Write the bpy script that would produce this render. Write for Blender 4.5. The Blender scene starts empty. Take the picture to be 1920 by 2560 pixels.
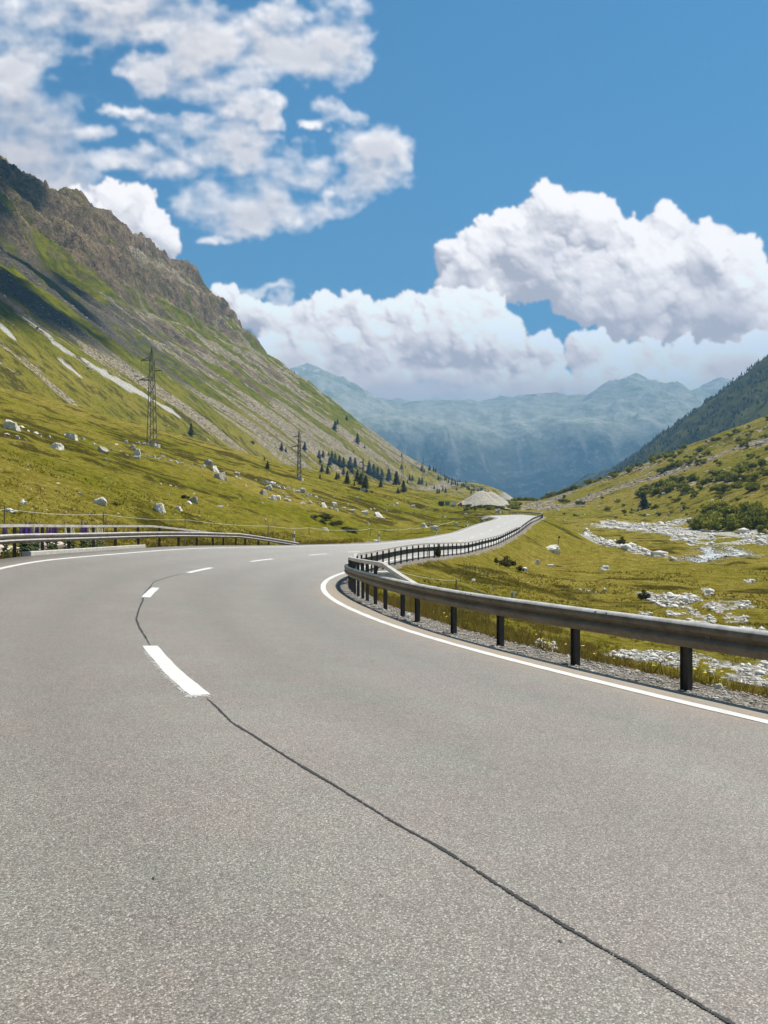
import bpy, bmesh, math, random
import numpy as np
from mathutils import Vector, Matrix, noise as mnoise

random.seed(7); rng = np.random.default_rng(7)
scene = bpy.context.scene
COL = scene.collection
F, CX, HY = 1930.0, 960.0, 1300.0          # focal length and horizon row of a 1920 x 2560 picture
R = math.radians

# ------------------------------------------------------------------ numpy noise
def _hash(ix, iy, seed):
    h = (ix.astype(np.int64) * 374761393 + iy.astype(np.int64) * 668265263 + seed * 1442695041) & 0xFFFFFFFF
    h = ((h ^ (h >> 13)) * 1274126177) & 0xFFFFFFFF
    h = ((h ^ (h >> 16)) * 2246822519) & 0xFFFFFFFF
    return ((h ^ (h >> 15)) & 0xFFFF) / 32767.5 - 1.0
def vnoise(x, y, seed=0):
    x = np.asarray(x, float); y = np.asarray(y, float)
    fx = np.floor(x); fy = np.floor(y); tx = x - fx; ty = y - fy
    tx = tx * tx * tx * (tx * (tx * 6 - 15) + 10); ty = ty * ty * ty * (ty * (ty * 6 - 15) + 10)
    a = _hash(fx, fy, seed); b = _hash(fx + 1, fy, seed); c = _hash(fx, fy + 1, seed); d = _hash(fx + 1, fy + 1, seed)
    return (a + (b - a) * tx) * (1 - ty) + (c + (d - c) * tx) * ty
def fbm(x, y, octv=4, seed=0, gain=.5, lac=2.07):
    s = 0; a = 1; t = 0; c, n = math.cos(.6), math.sin(.6)
    for i in range(octv):
        s = s + a * vnoise(x, y, seed + i * 17); t += a; a *= gain
        x, y = (x * c - y * n) * lac + 3.7, (x * n + y * c) * lac - 1.3
    return s / t
def ridged(x, y, octv=4, seed=0, gain=.55):
    s = 0; a = 1; t = 0; c, n = math.cos(.8), math.sin(.8)
    for i in range(octv):
        s = s + a * (1 - 2 * np.abs(vnoise(x, y, seed + i * 31))); t += a; a *= gain
        x, y = (x * c - y * n) * 2.1 + 5.1, (x * n + y * c) * 2.1 + 1.7
    return s / t
def sstep(a, b, x):
    t = np.clip((np.asarray(x, float) - a) / (b - a), 0, 1); return t * t * (3 - 2 * t)

# ------------------------------------------------------------------ road centreline (arc length s, curvature, height, bank)
SK = np.array([0, 4, 8, 12, 17, 23, 30, 40, 55, 75, 95, 115, 135, 150, 165, 180, 195.])
KV = np.array([.0234, .0216, .0216, .0212, .0207, .0193, .0164, .0121, .0030, -.0001, -.0003, -.0003, .0007, -.0038, -.0109, -.0147, -.0153])
ZV = np.array([-1.636, -1.6685, -1.717, -1.783, -1.819, -1.7713, -1.905, -2.0599, -2.298, -2.7334, -2.5802, -1.8854, -.5589, .0385, .5325, .8777, 1.332])
BV = np.array([.0548, .0493, .0549, .056, .0536, .1011, .1055, .124, .0848, .096, .0677, .0083, -.0328, -.0347, -.039, -.0351, -.04])
WR, WL, RO = 4.66, 4.60, .812
S0, S1 = -14.0, 235.0
S = np.arange(S0, S1, .25)
def _smooth(v, n):
    k = np.hanning(n + 2)[1:-1]; k /= k.sum()
    return np.convolve(np.pad(v, n // 2, mode='edge'), k, 'valid')[:len(v)]
kk = np.interp(S, SK, KV); hh = np.cumsum(kk) * .25; hh = hh - np.interp(0, S, hh) + R(-34.036)
cx_ = np.cumsum(np.sin(hh)) * .25; cy_ = np.cumsum(np.cos(hh)) * .25
cx_ = cx_ - np.interp(0, S, cx_) + 1.1078; cy_ = cy_ - np.interp(0, S, cy_) + 2.4927
zc = np.interp(S, SK, ZV); zc = np.where(S > 190, 1.21 - (S - 190) * .045, zc); zc = _smooth(zc, 41)
bk = _smooth(np.interp(S, SK, BV), 61)
dz_ = np.gradient(zc) / .25
tap = np.interp(S, [25, 70], [1, 3.55 / 4.2])
def road_at(s, o, dz=0.0, taper=True):
    """world point at arc length s and offset o (right positive)"""
    if taper: o = o * np.interp(s, S, tap)
    h = np.interp(s, S, hh); b = np.interp(s, S, bk)
    return np.stack([np.interp(s, S, cx_) + np.cos(h) * o, np.interp(s, S, cy_) - np.sin(h) * o, np.interp(s, S, zc) - b * o + dz], -1)
def nearest_road(x, y):
    x = np.asarray(x, float).ravel(); y = np.asarray(y, float).ravel()
    s = np.zeros_like(x); o = np.full_like(x, 1e3); zr = np.zeros_like(x)
    m = np.where((x > -60) & (x < 90) & (y > -50) & (y < 290))[0]
    for i in range(0, len(m), 20000):
        q = m[i:i + 20000]
        d = (x[q, None] - cx_[None, ::2]) ** 2 + (y[q, None] - cy_[None, ::2]) ** 2
        j = d.argmin(1) * 2
        ex = x[q] - cx_[j]; ey = y[q] - cy_[j]
        t = np.clip(ex * np.sin(hh[j]) + ey * np.cos(hh[j]), -.5, .5)
        oo = ex * np.cos(hh[j]) - ey * np.sin(hh[j])
        dist = np.sqrt(ex * ex + ey * ey)
        far = dist > np.abs(oo) + 3
        s[q] = S[j] + t; o[q] = np.where(far, 1e3, oo); zr[q] = zc[j] + dz_[j] * t - bk[j] * oo
    return s, o, zr
AL, AR = 1.05, .50                                 # asphalt beyond the edge lines

# ------------------------------------------------------------------ terrain height
VA = R(10.0)
def valley(x, y):
    return x * math.sin(VA) + y * math.cos(VA), x * math.cos(VA) - y * math.sin(VA)     # v along, w to the right
def terrain_base(x, y):
    v, w = valley(x, y)
    FL = np.interp(v, [0, 60, 100, 140, 170, 200, 300, 420, 560, 700, 1000], [-1.55, -2.0, -2.3, -1.2, .4, 1.6, 4.2, 10.2, 9.6, 10, 16])
    FR = np.interp(v, [0, 40, 100, 160, 220, 300, 420, 560, 700, 1000], [-4.3, -5.0, -5.0, -4.1, -2.2, 2.4, 10.0, 10.5, 6, -10])
    t = sstep(-14, 6, w)
    z = FL * (1 - t) + FR * t
    # left: meadow, hollow, steep slope, cliff
    u = -w + np.interp(v, [600, 1000], [0, 80])
    c = np.interp(v, [100, 176, 258, 313, 400, 650], [1.2, 1.13, 1.0, .86, .72, .58])
    mead = np.interp(u, [20, 26, 32, 45, 60, 80, 100, 120, 130, 138, 152], [0, 1.2, 3.1, 6.6, 10.6, 16.1, 21.6, 27.1, 29.1, 29.3, 28.2]) * c
    ft = 156 + 5 * fbm(v / 60, u / 90, 2, 5)
    steep = .80 * np.maximum(u - ft, 0) - .8 * 10 * (1 - np.exp(-np.maximum(u - ft, 0) / 10))
    cl0 = 405 + 26 * fbm(v / 90, u / 60 * 0, 3, 9)
    steep = steep + np.interp(v, [480, 640, 900], [.50, .50, .44]) * np.maximum(u - cl0, 0)
    cr = np.interp(v, [500, 900], [508, 492]) + 8 * fbm(v / 80, v * 0, 3, 12)
    steep = steep - 1.05 * np.maximum(u - cr, 0)
    endl = np.maximum(v - np.interp(u, [150, 250, 300, 350, 420, 520], [1070, 1050, 1020, 985, 945, 930]), 0)
    left = mead + steep - np.maximum(endl, 0) ** 1.25 * .35
    z = z + np.where(u > 18, left, 0)
    # right hillside
    w0 = np.interp(v, [60, 200, 300, 450], [70, 46, 36, 4])
    g = np.maximum(w - w0, 0); g = np.sqrt(g * g + 64) - 8
    rs = .375 * g - .12 * np.maximum(g - 200, 0)
    z = z + np.where(w > 0, rs, 0)
    # pass drops away beyond
    dr = np.maximum(v - 590, 0)
    z = z - (dr ** 1.2) * .12 * (1 - sstep(-22, 16, -w))
    z = z + 17 * np.exp(-((v - 1030) / 110) ** 2) * np.exp(-((w + 72) / 58) ** 2)
    z = np.where(v > 1150, np.minimum(z, np.maximum(z - (v - 1150) * .45, -330)), z)
    z = np.maximum(z, -340)
    return z, v, w, u, ft, cl0
def terrain(x, y, detail=True):
    shp = np.shape(x); x = np.asarray(x, float).ravel(); y = np.asarray(y, float).ravel()
    z, v, w, u, ft, cl0 = terrain_base(x, y)
    d = np.hypot(x, y)
    if detail:
        far = sstep(20, 120, d)
        z = z + .55 * fbm(x / 14, y / 14, 3, 21) * (.35 + .65 * far) + .16 * fbm(x / 3.1, y / 3.1, 3, 22) * (.5 + .5 * far)
        hum = np.maximum(ridged(x / 7.5, y / 7.5, 2, 77) - .25, 0)
        z = z - .5 * hum * sstep(25, 60, d)
        sl = sstep(0, 60, u - ft)
        cc = v + .4 * u
        z = z + sl * (3.2 * ridged(cc / 34, u / 150, 3, 31) + 1.2 * fbm(cc / 9, u / 40, 3, 33))
        ck = sstep(-30, 40, u - cl0)
        fr = np.mod(u / 40 + 1.1 * fbm(v / 75, u / 75, 3, 49), 1.0)
        z = z + ck * 24 * (sstep(0, .38, fr) - fr - .12) + ck * 12 * ridged(cc / 115, u / 190, 3, 45)
        z = z + ck * np.interp(v, [620, 800], [-7, -13]) + ck * (8 * ridged(cc / 48, u / 42, 6, 41, .60) + 6 * ridged(v / 17, u / 12, 5, 43) + 1.2 * np.round(2.2 * fbm(cc / 20, u / 7, 3, 47)))
        mid = sstep(120, 190, u - ft) * (1 - ck)
        z = z + mid * (4.5 * ridged(cc / 30, u / 26, 4, 44))
        scr = np.exp(-((u - ft - 6) / 14) ** 2)
        z = z + scr * (1.5 * ridged(x / 5, y / 5, 3, 51))
        rg = sstep(60, 110, w) * (w > 0)
        z = z + rg * (2.2 * fbm(v / 30, w / 45, 4, 61))
    # road bed and its embankments
    s, o, zr = nearest_road(x, y)
    tp = np.interp(s, S, tap)
    left_e = -(WL * tp + AL + .25); right_e = WR * tp + AR + .95
    dl = np.maximum(left_e - o, 0); drr = np.maximum(o - right_e, 0)
    dd = np.maximum(dl, drr)
    near = np.abs(o) < 60
    lo = zr - .045 - dd * np.where(o > 0, .52, .35); hi = zr - .045 + dd * .55
    zb = np.clip(z, lo, hi)
    onroad = (o > -(WL * tp + AL) + .12) & (o < WR * tp + AR - .12)
    zb = np.where(onroad, zr - .16, np.where(dd <= 0, zr - .045 + .02 * vnoise(x * 9, y * 9, 3), zb))
    z = np.where(near, zb, z)
    return z.reshape(shp)
def ray(px, py, dmin=3.0, dmax=1500.0):
    """where the sight line through a picture point meets the ground"""
    dx = (px - CX) / F; dz = (HY - py) / F
    t = np.exp(np.linspace(math.log(dmin), math.log(dmax), 560))
    g = terrain(dx * t, t) - dz * t
    i = np.where((g[1:] >= 0) & (g[:-1] < 0))[0]
    if len(i) == 0:
        i = [int(np.argmin(np.abs(g / t)))]
    i = i[0]; a, b = t[i], t[min(i + 1, len(t) - 1)]
    for _ in range(12):
        m = .5 * (a + b)
        if float(terrain(np.array([dx * m]), np.array([m]))[0]) - dz * m >= 0: b = m
        else: a = m
    return Vector((dx * b, b, float(terrain(np.array([dx * b]), np.array([b]))[0])))
def tz(x, y): return float(terrain(np.array([x]), np.array([y]))[0])

# ------------------------------------------------------------------ node helpers
class NT:
    def __init__(self, tree): self.t = tree
    def n(self, typ, ins=None, **props):
        nd = self.t.nodes.new(typ)
        for k, v in props.items(): setattr(nd, k, v)
        for k, v in (ins or {}).items():
            sk = nd.inputs[k]
            if isinstance(v, bpy.types.NodeSocket): self.t.links.new(v, sk)
            else: sk.default_value = v
        return nd
    def m(self, op, a, b=0.0, c=0.0, clamp=False):
        nd = self.t.nodes.new('ShaderNodeMath'); nd.operation = op; nd.use_clamp = clamp
        for i, v in enumerate((a, b, c)):
            if isinstance(v, bpy.types.NodeSocket): self.t.links.new(v, nd.inputs[i])
            else: nd.inputs[i].default_value = v
        return nd.outputs[0]
    def mix(self, f, a, b, blend='MIX'):
        nd = self.t.nodes.new('ShaderNodeMix'); nd.data_type = 'RGBA'; nd.blend_type = blend
        for k, v in ((0, f), (6, a), (7, b)):
            if isinstance(v, bpy.types.NodeSocket): self.t.links.new(v, nd.inputs[k])
            else: nd.inputs[k].default_value = (*v, 1) if isinstance(v, (tuple, list)) and len(v) == 3 else v
        return nd.outputs[2]
    def rng(self, x, a, b, c=0.0, d=1.0, smooth=False):
        nd = self.t.nodes.new('ShaderNodeMapRange'); nd.clamp = True
        if smooth: nd.interpolation_type = 'SMOOTHSTEP'
        self.t.links.new(x, nd.inputs[0])
        for i, v in enumerate((a, b, c, d)): nd.inputs[i + 1].default_value = v
        return nd.outputs[0]
    def noise(self, vec, scale, detail=3, rough=.5, dist=0.0, lac=2.0):
        return self.n('ShaderNodeTexNoise', {'Vector': vec, 'Scale': scale, 'Detail': detail, 'Roughness': rough, 'Distortion': dist, 'Lacunarity': lac}).outputs[0]
    def link(self, a, b): self.t.links.new(a, b)
def new_mat(name):
    m = bpy.data.materials.new(name); m.use_nodes = True; t = m.node_tree; t.nodes.clear()
    N = NT(t); out = N.n('ShaderNodeOutputMaterial'); bs = N.n('ShaderNodeBsdfPrincipled')
    N.link(bs.outputs[0], out.inputs[0]); bs.inputs['Specular IOR Level'].default_value = .25
    return m, N, bs, out
def bump(N, bs, h, strength, dist):
    b = N.n('ShaderNodeBump', {'Height': h, 'Strength': strength, 'Distance': dist}); N.link(b.outputs[0], bs.inputs['Normal'])
def simple_mat(name, col, rough=.6, metal=0.0, var=.15, scale=8.0, bmp=0.0, spec=.3):
    m, N, bs, out = new_mat(name)
    g = N.n('ShaderNodeTexCoord').outputs['Object']
    f = N.noise(g, scale, 4, .6)
    k = N.rng(f, .3, .7, 1 - var, 1 + var)
    c = N.mix(1.0, col, k, 'MULTIPLY'); N.link(c, bs.inputs['Base Color'])
    bs.inputs['Roughness'].default_value = rough; bs.inputs['Metallic'].default_value = metal; bs.inputs['Specular IOR Level'].default_value = spec
    if bmp: bump(N, bs, f, .6, bmp)
    return m

# ------------------------------------------------------------------ mesh helpers
def mesh_obj(name, V, Fc, mat=None, parent=None, smooth=False, link=True):
    me = bpy.data.meshes.new(name)
    V = np.asarray(V, dtype=np.float32).reshape(-1, 3)
    me.vertices.add(len(V)); me.vertices.foreach_set('co', V.ravel())
    if isinstance(Fc, np.ndarray):
        k = Fc.shape[1]; nf = len(Fc)
        me.loops.add(nf * k); me.loops.foreach_set('vertex_index', Fc.astype(np.int32).ravel())
        me.polygons.add(nf); me.polygons.foreach_set('loop_start', np.arange(0, nf * k, k, dtype=np.int32))
    else:
        me.clear_geometry(); me.from_pydata([tuple(map(float, p)) for p in V], [], Fc)
    me.update(calc_edges=True); me.validate()
    if smooth: me.polygons.foreach_set('use_smooth', np.ones(len(me.polygons), dtype=bool))
    if mat: me.materials.append(mat)
    o = bpy.data.objects.new(name, me)
    if link: COL.objects.link(o)
    if parent: o.parent = parent
    return o
class MB:
    def __init__(self): self.V = []; self.F = []; self.n = 0
    def add(self, V, Fc):
        self.V.extend(tuple(map(float, p)) for p in V); self.F.extend(tuple(i + self.n for i in f) for f in Fc); self.n = len(self.V)
    def box(self, c, s, rot=None):
        P = [Vector((sx * s[0] / 2, sy * s[1] / 2, sz * s[2] / 2)) for sx in (-1, 1) for sy in (-1, 1) for sz in (-1, 1)]
        if rot: P = [rot @ p for p in P]
        self.add([p + Vector(c) for p in P], [(0, 1, 3, 2), (4, 6, 7, 5), (0, 4, 5, 1), (2, 3, 7, 6), (0, 2, 6, 4), (1, 5, 7, 3)])
    def tube(self, pts, r, k=8, cap=True):
        pts = [Vector(p) for p in pts]; rr = r if isinstance(r, (list, tuple)) else [r] * len(pts); n = len(pts); V = []
        for i, p in enumerate(pts):
            d = (pts[min(i + 1, n - 1)] - pts[max(i - 1, 0)]).normalized()
            a = d.cross(Vector((0, 0, 1))); a = a.normalized() if a.length > 1e-3 else Vector((1, 0, 0)); b = d.cross(a)
            V += [p + (a * math.cos(6.28318 * j / k) + b * math.sin(6.28318 * j / k)) * rr[i] for j in range(k)]
        Fc = [(i * k + j, i * k + (j + 1) % k, (i + 1) * k + (j + 1) % k, (i + 1) * k + j) for i in range(n - 1) for j in range(k)]
        if cap: Fc += [tuple(range(k))[::-1], tuple(range((n - 1) * k, n * k))]
        self.add(V, Fc)
    def build(self, name, mat, parent=None, smooth=False): return mesh_obj(name, self.V, self.F, mat, parent, smooth)
def tag(o, label=None, cat=None, group=None, kind=None):
    if label: o['label'] = label
    if cat: o['category'] = cat
    if group: o['group'] = group
    if kind: o['kind'] = kind
    return o
def empty(name, loc, rz=0.0):
    o = bpy.data.objects.new(name, None); COL.objects.link(o); o.location = loc; o.rotation_euler = (0, 0, rz); o.empty_display_size = .3
    return o
def copy_tree(o, parent=None):
    c = o.copy(); COL.objects.link(c); c.parent = parent
    for ch in list(o.children): copy_tree(ch, c)
    return c

# ------------------------------------------------------------------ picture landmarks -> world regions
def poly_world(pts, dmax=1500): return np.array([ray(px, py, 8.0, dmax)[:2] for px, py in pts])
def in_poly(P, x, y):
    c = np.zeros(x.shape, bool); n = len(P)
    for i in range(n):
        x0, y0 = P[i]; x1, y1 = P[i - 1]
        m = ((y0 > y) != (y1 > y)) & (x < (x1 - x0) * (y - y0) / (y1 - y0 + 1e-12) + x0); c ^= m
    return c
def seg_dist(P, x, y):
    d = np.full(x.shape, 1e9)
    for i in range(len(P) - 1):
        ax, ay = P[i]; bx, by = P[i + 1]; L = (bx - ax) ** 2 + (by - ay) ** 2 + 1e-9
        t = np.clip(((x - ax) * (bx - ax) + (y - ay) * (by - ay)) / L, 0, 1)
        d = np.minimum(d, np.hypot(x - ax - t * (bx - ax), y - ay - t * (by - ay)))
    return d
STREAM_PX = [(1705, 1398), (1740, 1392), (1762, 1384), (1752, 1372), (1768, 1366), (1800, 1381), (1812, 1384), (1822, 1378), (1800, 1366), (1830, 1368), (1850, 1378), (1888, 1390), (1840, 1393), (1790, 1397), (1740, 1407)]
GRAVEL_PX = [
    [(1455, 1312), (1520, 1300), (1580, 1308), (1640, 1308), (1680, 1318), (1760, 1326), (1850, 1326), (1925, 1322), (1925, 1362), (1850, 1360), (1780, 1360), (1740, 1364), (1700, 1350), (1640, 1332), (1560, 1325)],
    [(1640, 1312), (1700, 1296), (1760, 1292), (1720, 1305), (1670, 1318)],
    [(1440, 1330), (1462, 1326), (1500, 1345), (1560, 1362), (1615, 1375), (1690, 1396), (1700, 1400), (1640, 1392), (1560, 1374), (1490, 1355)],
    [(1588, 1481), (1640, 1483), (1690, 1492), (1718, 1486), (1740, 1500), (1720, 1522), (1650, 1518), (1625, 1503)],
    [(1722, 1486), (1745, 1488), (1758, 1500), (1730, 1506)],
    [(1755, 1470), (1770, 1468), (1785, 1484), (1762, 1490)],
    [(1755, 1512), (1800, 1502), (1850, 1500), (1898, 1516), (1860, 1522), (1810, 1524), (1830, 1535), (1860, 1538), (1878, 1556), (1820, 1556), (1800, 1535)],
    [(1715, 1518), (1742, 1524), (1790, 1548), (1790, 1562), (1740, 1566), (1735, 1540)],
    [(1665, 1526), (1725, 1536), (1690, 1542), (1668, 1540)],
    [(1595, 1530), (1630, 1534), (1615, 1542)],
    [(1858, 1453), (1895, 1448), (1880, 1456), (1866, 1458)],
    [(1690, 1555), (1720, 1550), (1800, 1570), (1880, 1565), (1930, 1580), (1930, 1600), (1700, 1580)],
    [(1505, 1640), (1560, 1625), (1650, 1628), (1740, 1632), (1800, 1650), (1870, 1660), (1930, 1650), (1930, 1720), (1860, 1712), (1800, 1690), (1740, 1670), (1620, 1655)],
    [(1330, 1610), (1375, 1600), (1400, 1622), (1380, 1640)],
    [(955, 1420), (985, 1428), (992, 1450), (985, 1470), (955, 1452)],
]
SNOW_PX = [[(78, 806), (110, 830), (140, 856), (170, 876)], [(218, 905), (270, 938), (320, 968), (385, 1002), (430, 1028)], [(0, 815), (20, 832)], [(150, 900), (195, 936)]]
SCREE_R_PX = [[(1310, 1268), (1400, 1240), (1500, 1205), (1580, 1175), (1640, 1150)], [(1340, 1272), (1480, 1240), (1640, 1190), (1760, 1150), (1850, 1115), (1925, 1098)], [(1600, 1232), (1700, 1214), (1800, 1196)]]
stream_w = poly_world(STREAM_PX)
gravel_w = [poly_world(p) for p in GRAVEL_PX]
snow_w = [poly_world(p) for p in SNOW_PX]
screer_w = [poly_world(p) for p in SCREE_R_PX]

# ------------------------------------------------------------------ ground sheet
th = np.concatenate([np.arange(-math.pi, -.9, .06), np.arange(-.9, -.49, .006), np.arange(-.49, .49, .00135), np.arange(.49, .9, .006), np.arange(.9, math.pi - .02, .06)])
rr = [1.0]
while rr[-1] < 10500:
    r = rr[-1]; rr.append(r + (.22 if r < 8 else r * .0095 if r < 60 else r * .0056 if r < 150 else r * .0036 if r < 900 else r * .0056 if r < 1180 else r * .06))
rr = np.array(rr); nr, nt = len(rr), len(th)
X = (rr[:, None] * np.sin(th)[None]).ravel(); Y = (rr[:, None] * np.cos(th)[None]).ravel()
Z = terrain(X, Y)
ws = in_poly(stream_w, X, Y); Z = np.where(ws, Z - .35, Z)
i0 = (np.arange(nr - 1)[:, None] * nt + np.arange(nt)[None]); i1 = (np.arange(nr - 1)[:, None] * nt + (np.arange(nt) + 1)[None] % nt)
Q = np.stack([i0, i1, i1 + nt, i0 + nt], -1).reshape(-1, 4)[:, ::-1]
zb_, vv, wv, uu, ftv, clv = terrain_base(X, Y)
sv, ov, _ = nearest_road(X, Y); tpv = np.interp(sv, S, tap)
cc = vv + .4 * uu; dcam = np.hypot(X, Y)
nA = fbm(cc / 22, uu / 110, 5, 101, .6); nB = fbm(X / 9, Y / 9, 4, 103, .6); nC = fbm(cc / 7, uu / 45, 4, 105, .6)
rock = np.clip(sstep(-35, 40, uu - clv + 55 * nA) * 1.0, 0, 1) * sstep(-.50, .05, nA + .55 * nC + .22)
mid = sstep(105, 170, uu - ftv + 30 * nA) * (1 - sstep(-40, 20, uu - clv))
frv = np.mod(uu / 40 + 1.1 * fbm(vv / 75, uu / 75, 3, 49), 1.0)
rock = rock * (1 - .85 * sstep(.5, .75, frv) * (1 - sstep(.93, 1.0, frv)) * sstep(-.1, .3, fbm(cc / 30, uu / 25, 4, 107) + .05))
rock = np.maximum(rock, .9 * sstep(245, 300, uu + 40 * nA) * (1 - sstep(385, 430, uu)) * (1 - sstep(520, 820, vv + 150 * nA)) * sstep(-.42, .0, nA + .6 * nC))
rock = np.maximum(rock, mid * sstep(.04, .36, nA + .6 * nC - .04))
scl = sstep(.02, .26, nA * .9 + nC * .5 + np.interp(vv, [250, 420, 700], [-.22, .0, .12]) + .10 * np.sin(uu / 17)) * sstep(6, 40, uu - ftv)
foot = np.exp(-((uu - ftv - 5 + 6 * nB) / np.interp(vv, [150, 400, 700], [10, 11, 14])) ** 2) * sstep(-.35, .25, nB + .35 * nC + .2)
scree = np.clip(np.maximum(scl * (1 - .0 * mid), foot) , 0, 1) * (uu > 60) * (vv < 1200)
for P, wd in zip(screer_w, (6., 9.5, 3.)):
    dd = seg_dist(P, X, Y); scree = np.maximum(scree, sstep(1.25, .35, dd / (wd * (.55 + .45 * np.interp(dcam, [200, 600], [.8, 1.4]))) + .9 * nB) * (wv > 0))
rscat = sstep(.30, .5, fbm(X / 3.2, Y / 3.2, 3, 131) + .35 * fbm(X / 25, Y / 25, 3, 133)) * sstep(25, 60, wv) * (wv > 0)
scree = np.maximum(scree, rscat * .9)
white = np.zeros_like(X)
eN = fbm(X / 1.6, Y / 1.6, 4, 111)
for P in gravel_w:
    ext = max(np.ptp(P[:, 0]), np.ptp(P[:, 1])); c0 = P.mean(0)
    mk = np.where((np.abs(X - c0[0]) < ext * 1.3) & (np.abs(Y - c0[1]) < ext * 1.3))[0]
    e = np.clip(ext / 40, .25, 3)
    ins = in_poly(P, X[mk] + e * fbm(X[mk] / e / 1.5, Y[mk] / e / 1.5, 3, 141), Y[mk] + 1.5 * e * fbm(X[mk] / e / 1.5, Y[mk] / e / 1.5, 3, 143))
    ins = ins & (fbm(X[mk] / e / 2.2, Y[mk] / e / 2.2, 4, 145) > -.24)
    white[mk] = np.maximum(white[mk], ins)
Z = Z + white * (.10 * fbm(X / .7, Y / .7, 2, 151) - .05)
for P, wd in zip(snow_w, (4.2, 4.6, 4.0, 2.0)):
    dd = seg_dist(P, X, Y); white = np.maximum(white, sstep(1.1, .8, dd / wd + .8 * fbm(X / 7, Y / 7, 3, 161)))
verge = ((ov > WR * tpv + AR - .3) & (ov < WR * tpv + AR + 1.05 + .35 * eN)) | ((ov < -(WL * tpv + AL - .3)) & (ov > -(WL * tpv + AL + .35 + .3 * eN)))
dry = np.clip(.42 + .22 * (wv > 0) + .9 * fbm(X / 26, Y / 26, 4, 171) + .25 * fbm(X / 4, Y / 4, 3, 173) + .50 * np.exp(-((uu - 112) / 30.) ** 2) * (wv < 0), 0, 1)
heath = sstep(.10, .36, fbm(X / 4.2, Y / 3.2, 5, 181, .6) * .85 + .40 * fbm(X / 24, Y / 24, 3, 183) + .07 * (wv < 0) - .06 * (wv > 0)) * sstep(28, 55, dcam)
lush = sstep(30, 150, uu - ftv) * (wv < 0)
def setattr_col(me, name, a, b, c):
    at = me.color_attributes.new(name, 'FLOAT_COLOR', 'POINT')
    buf = np.ones((len(a), 4), np.float32); buf[:, 0] = a; buf[:, 1] = b; buf[:, 2] = c
    at.data.foreach_set('color', buf.ravel())

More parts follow.
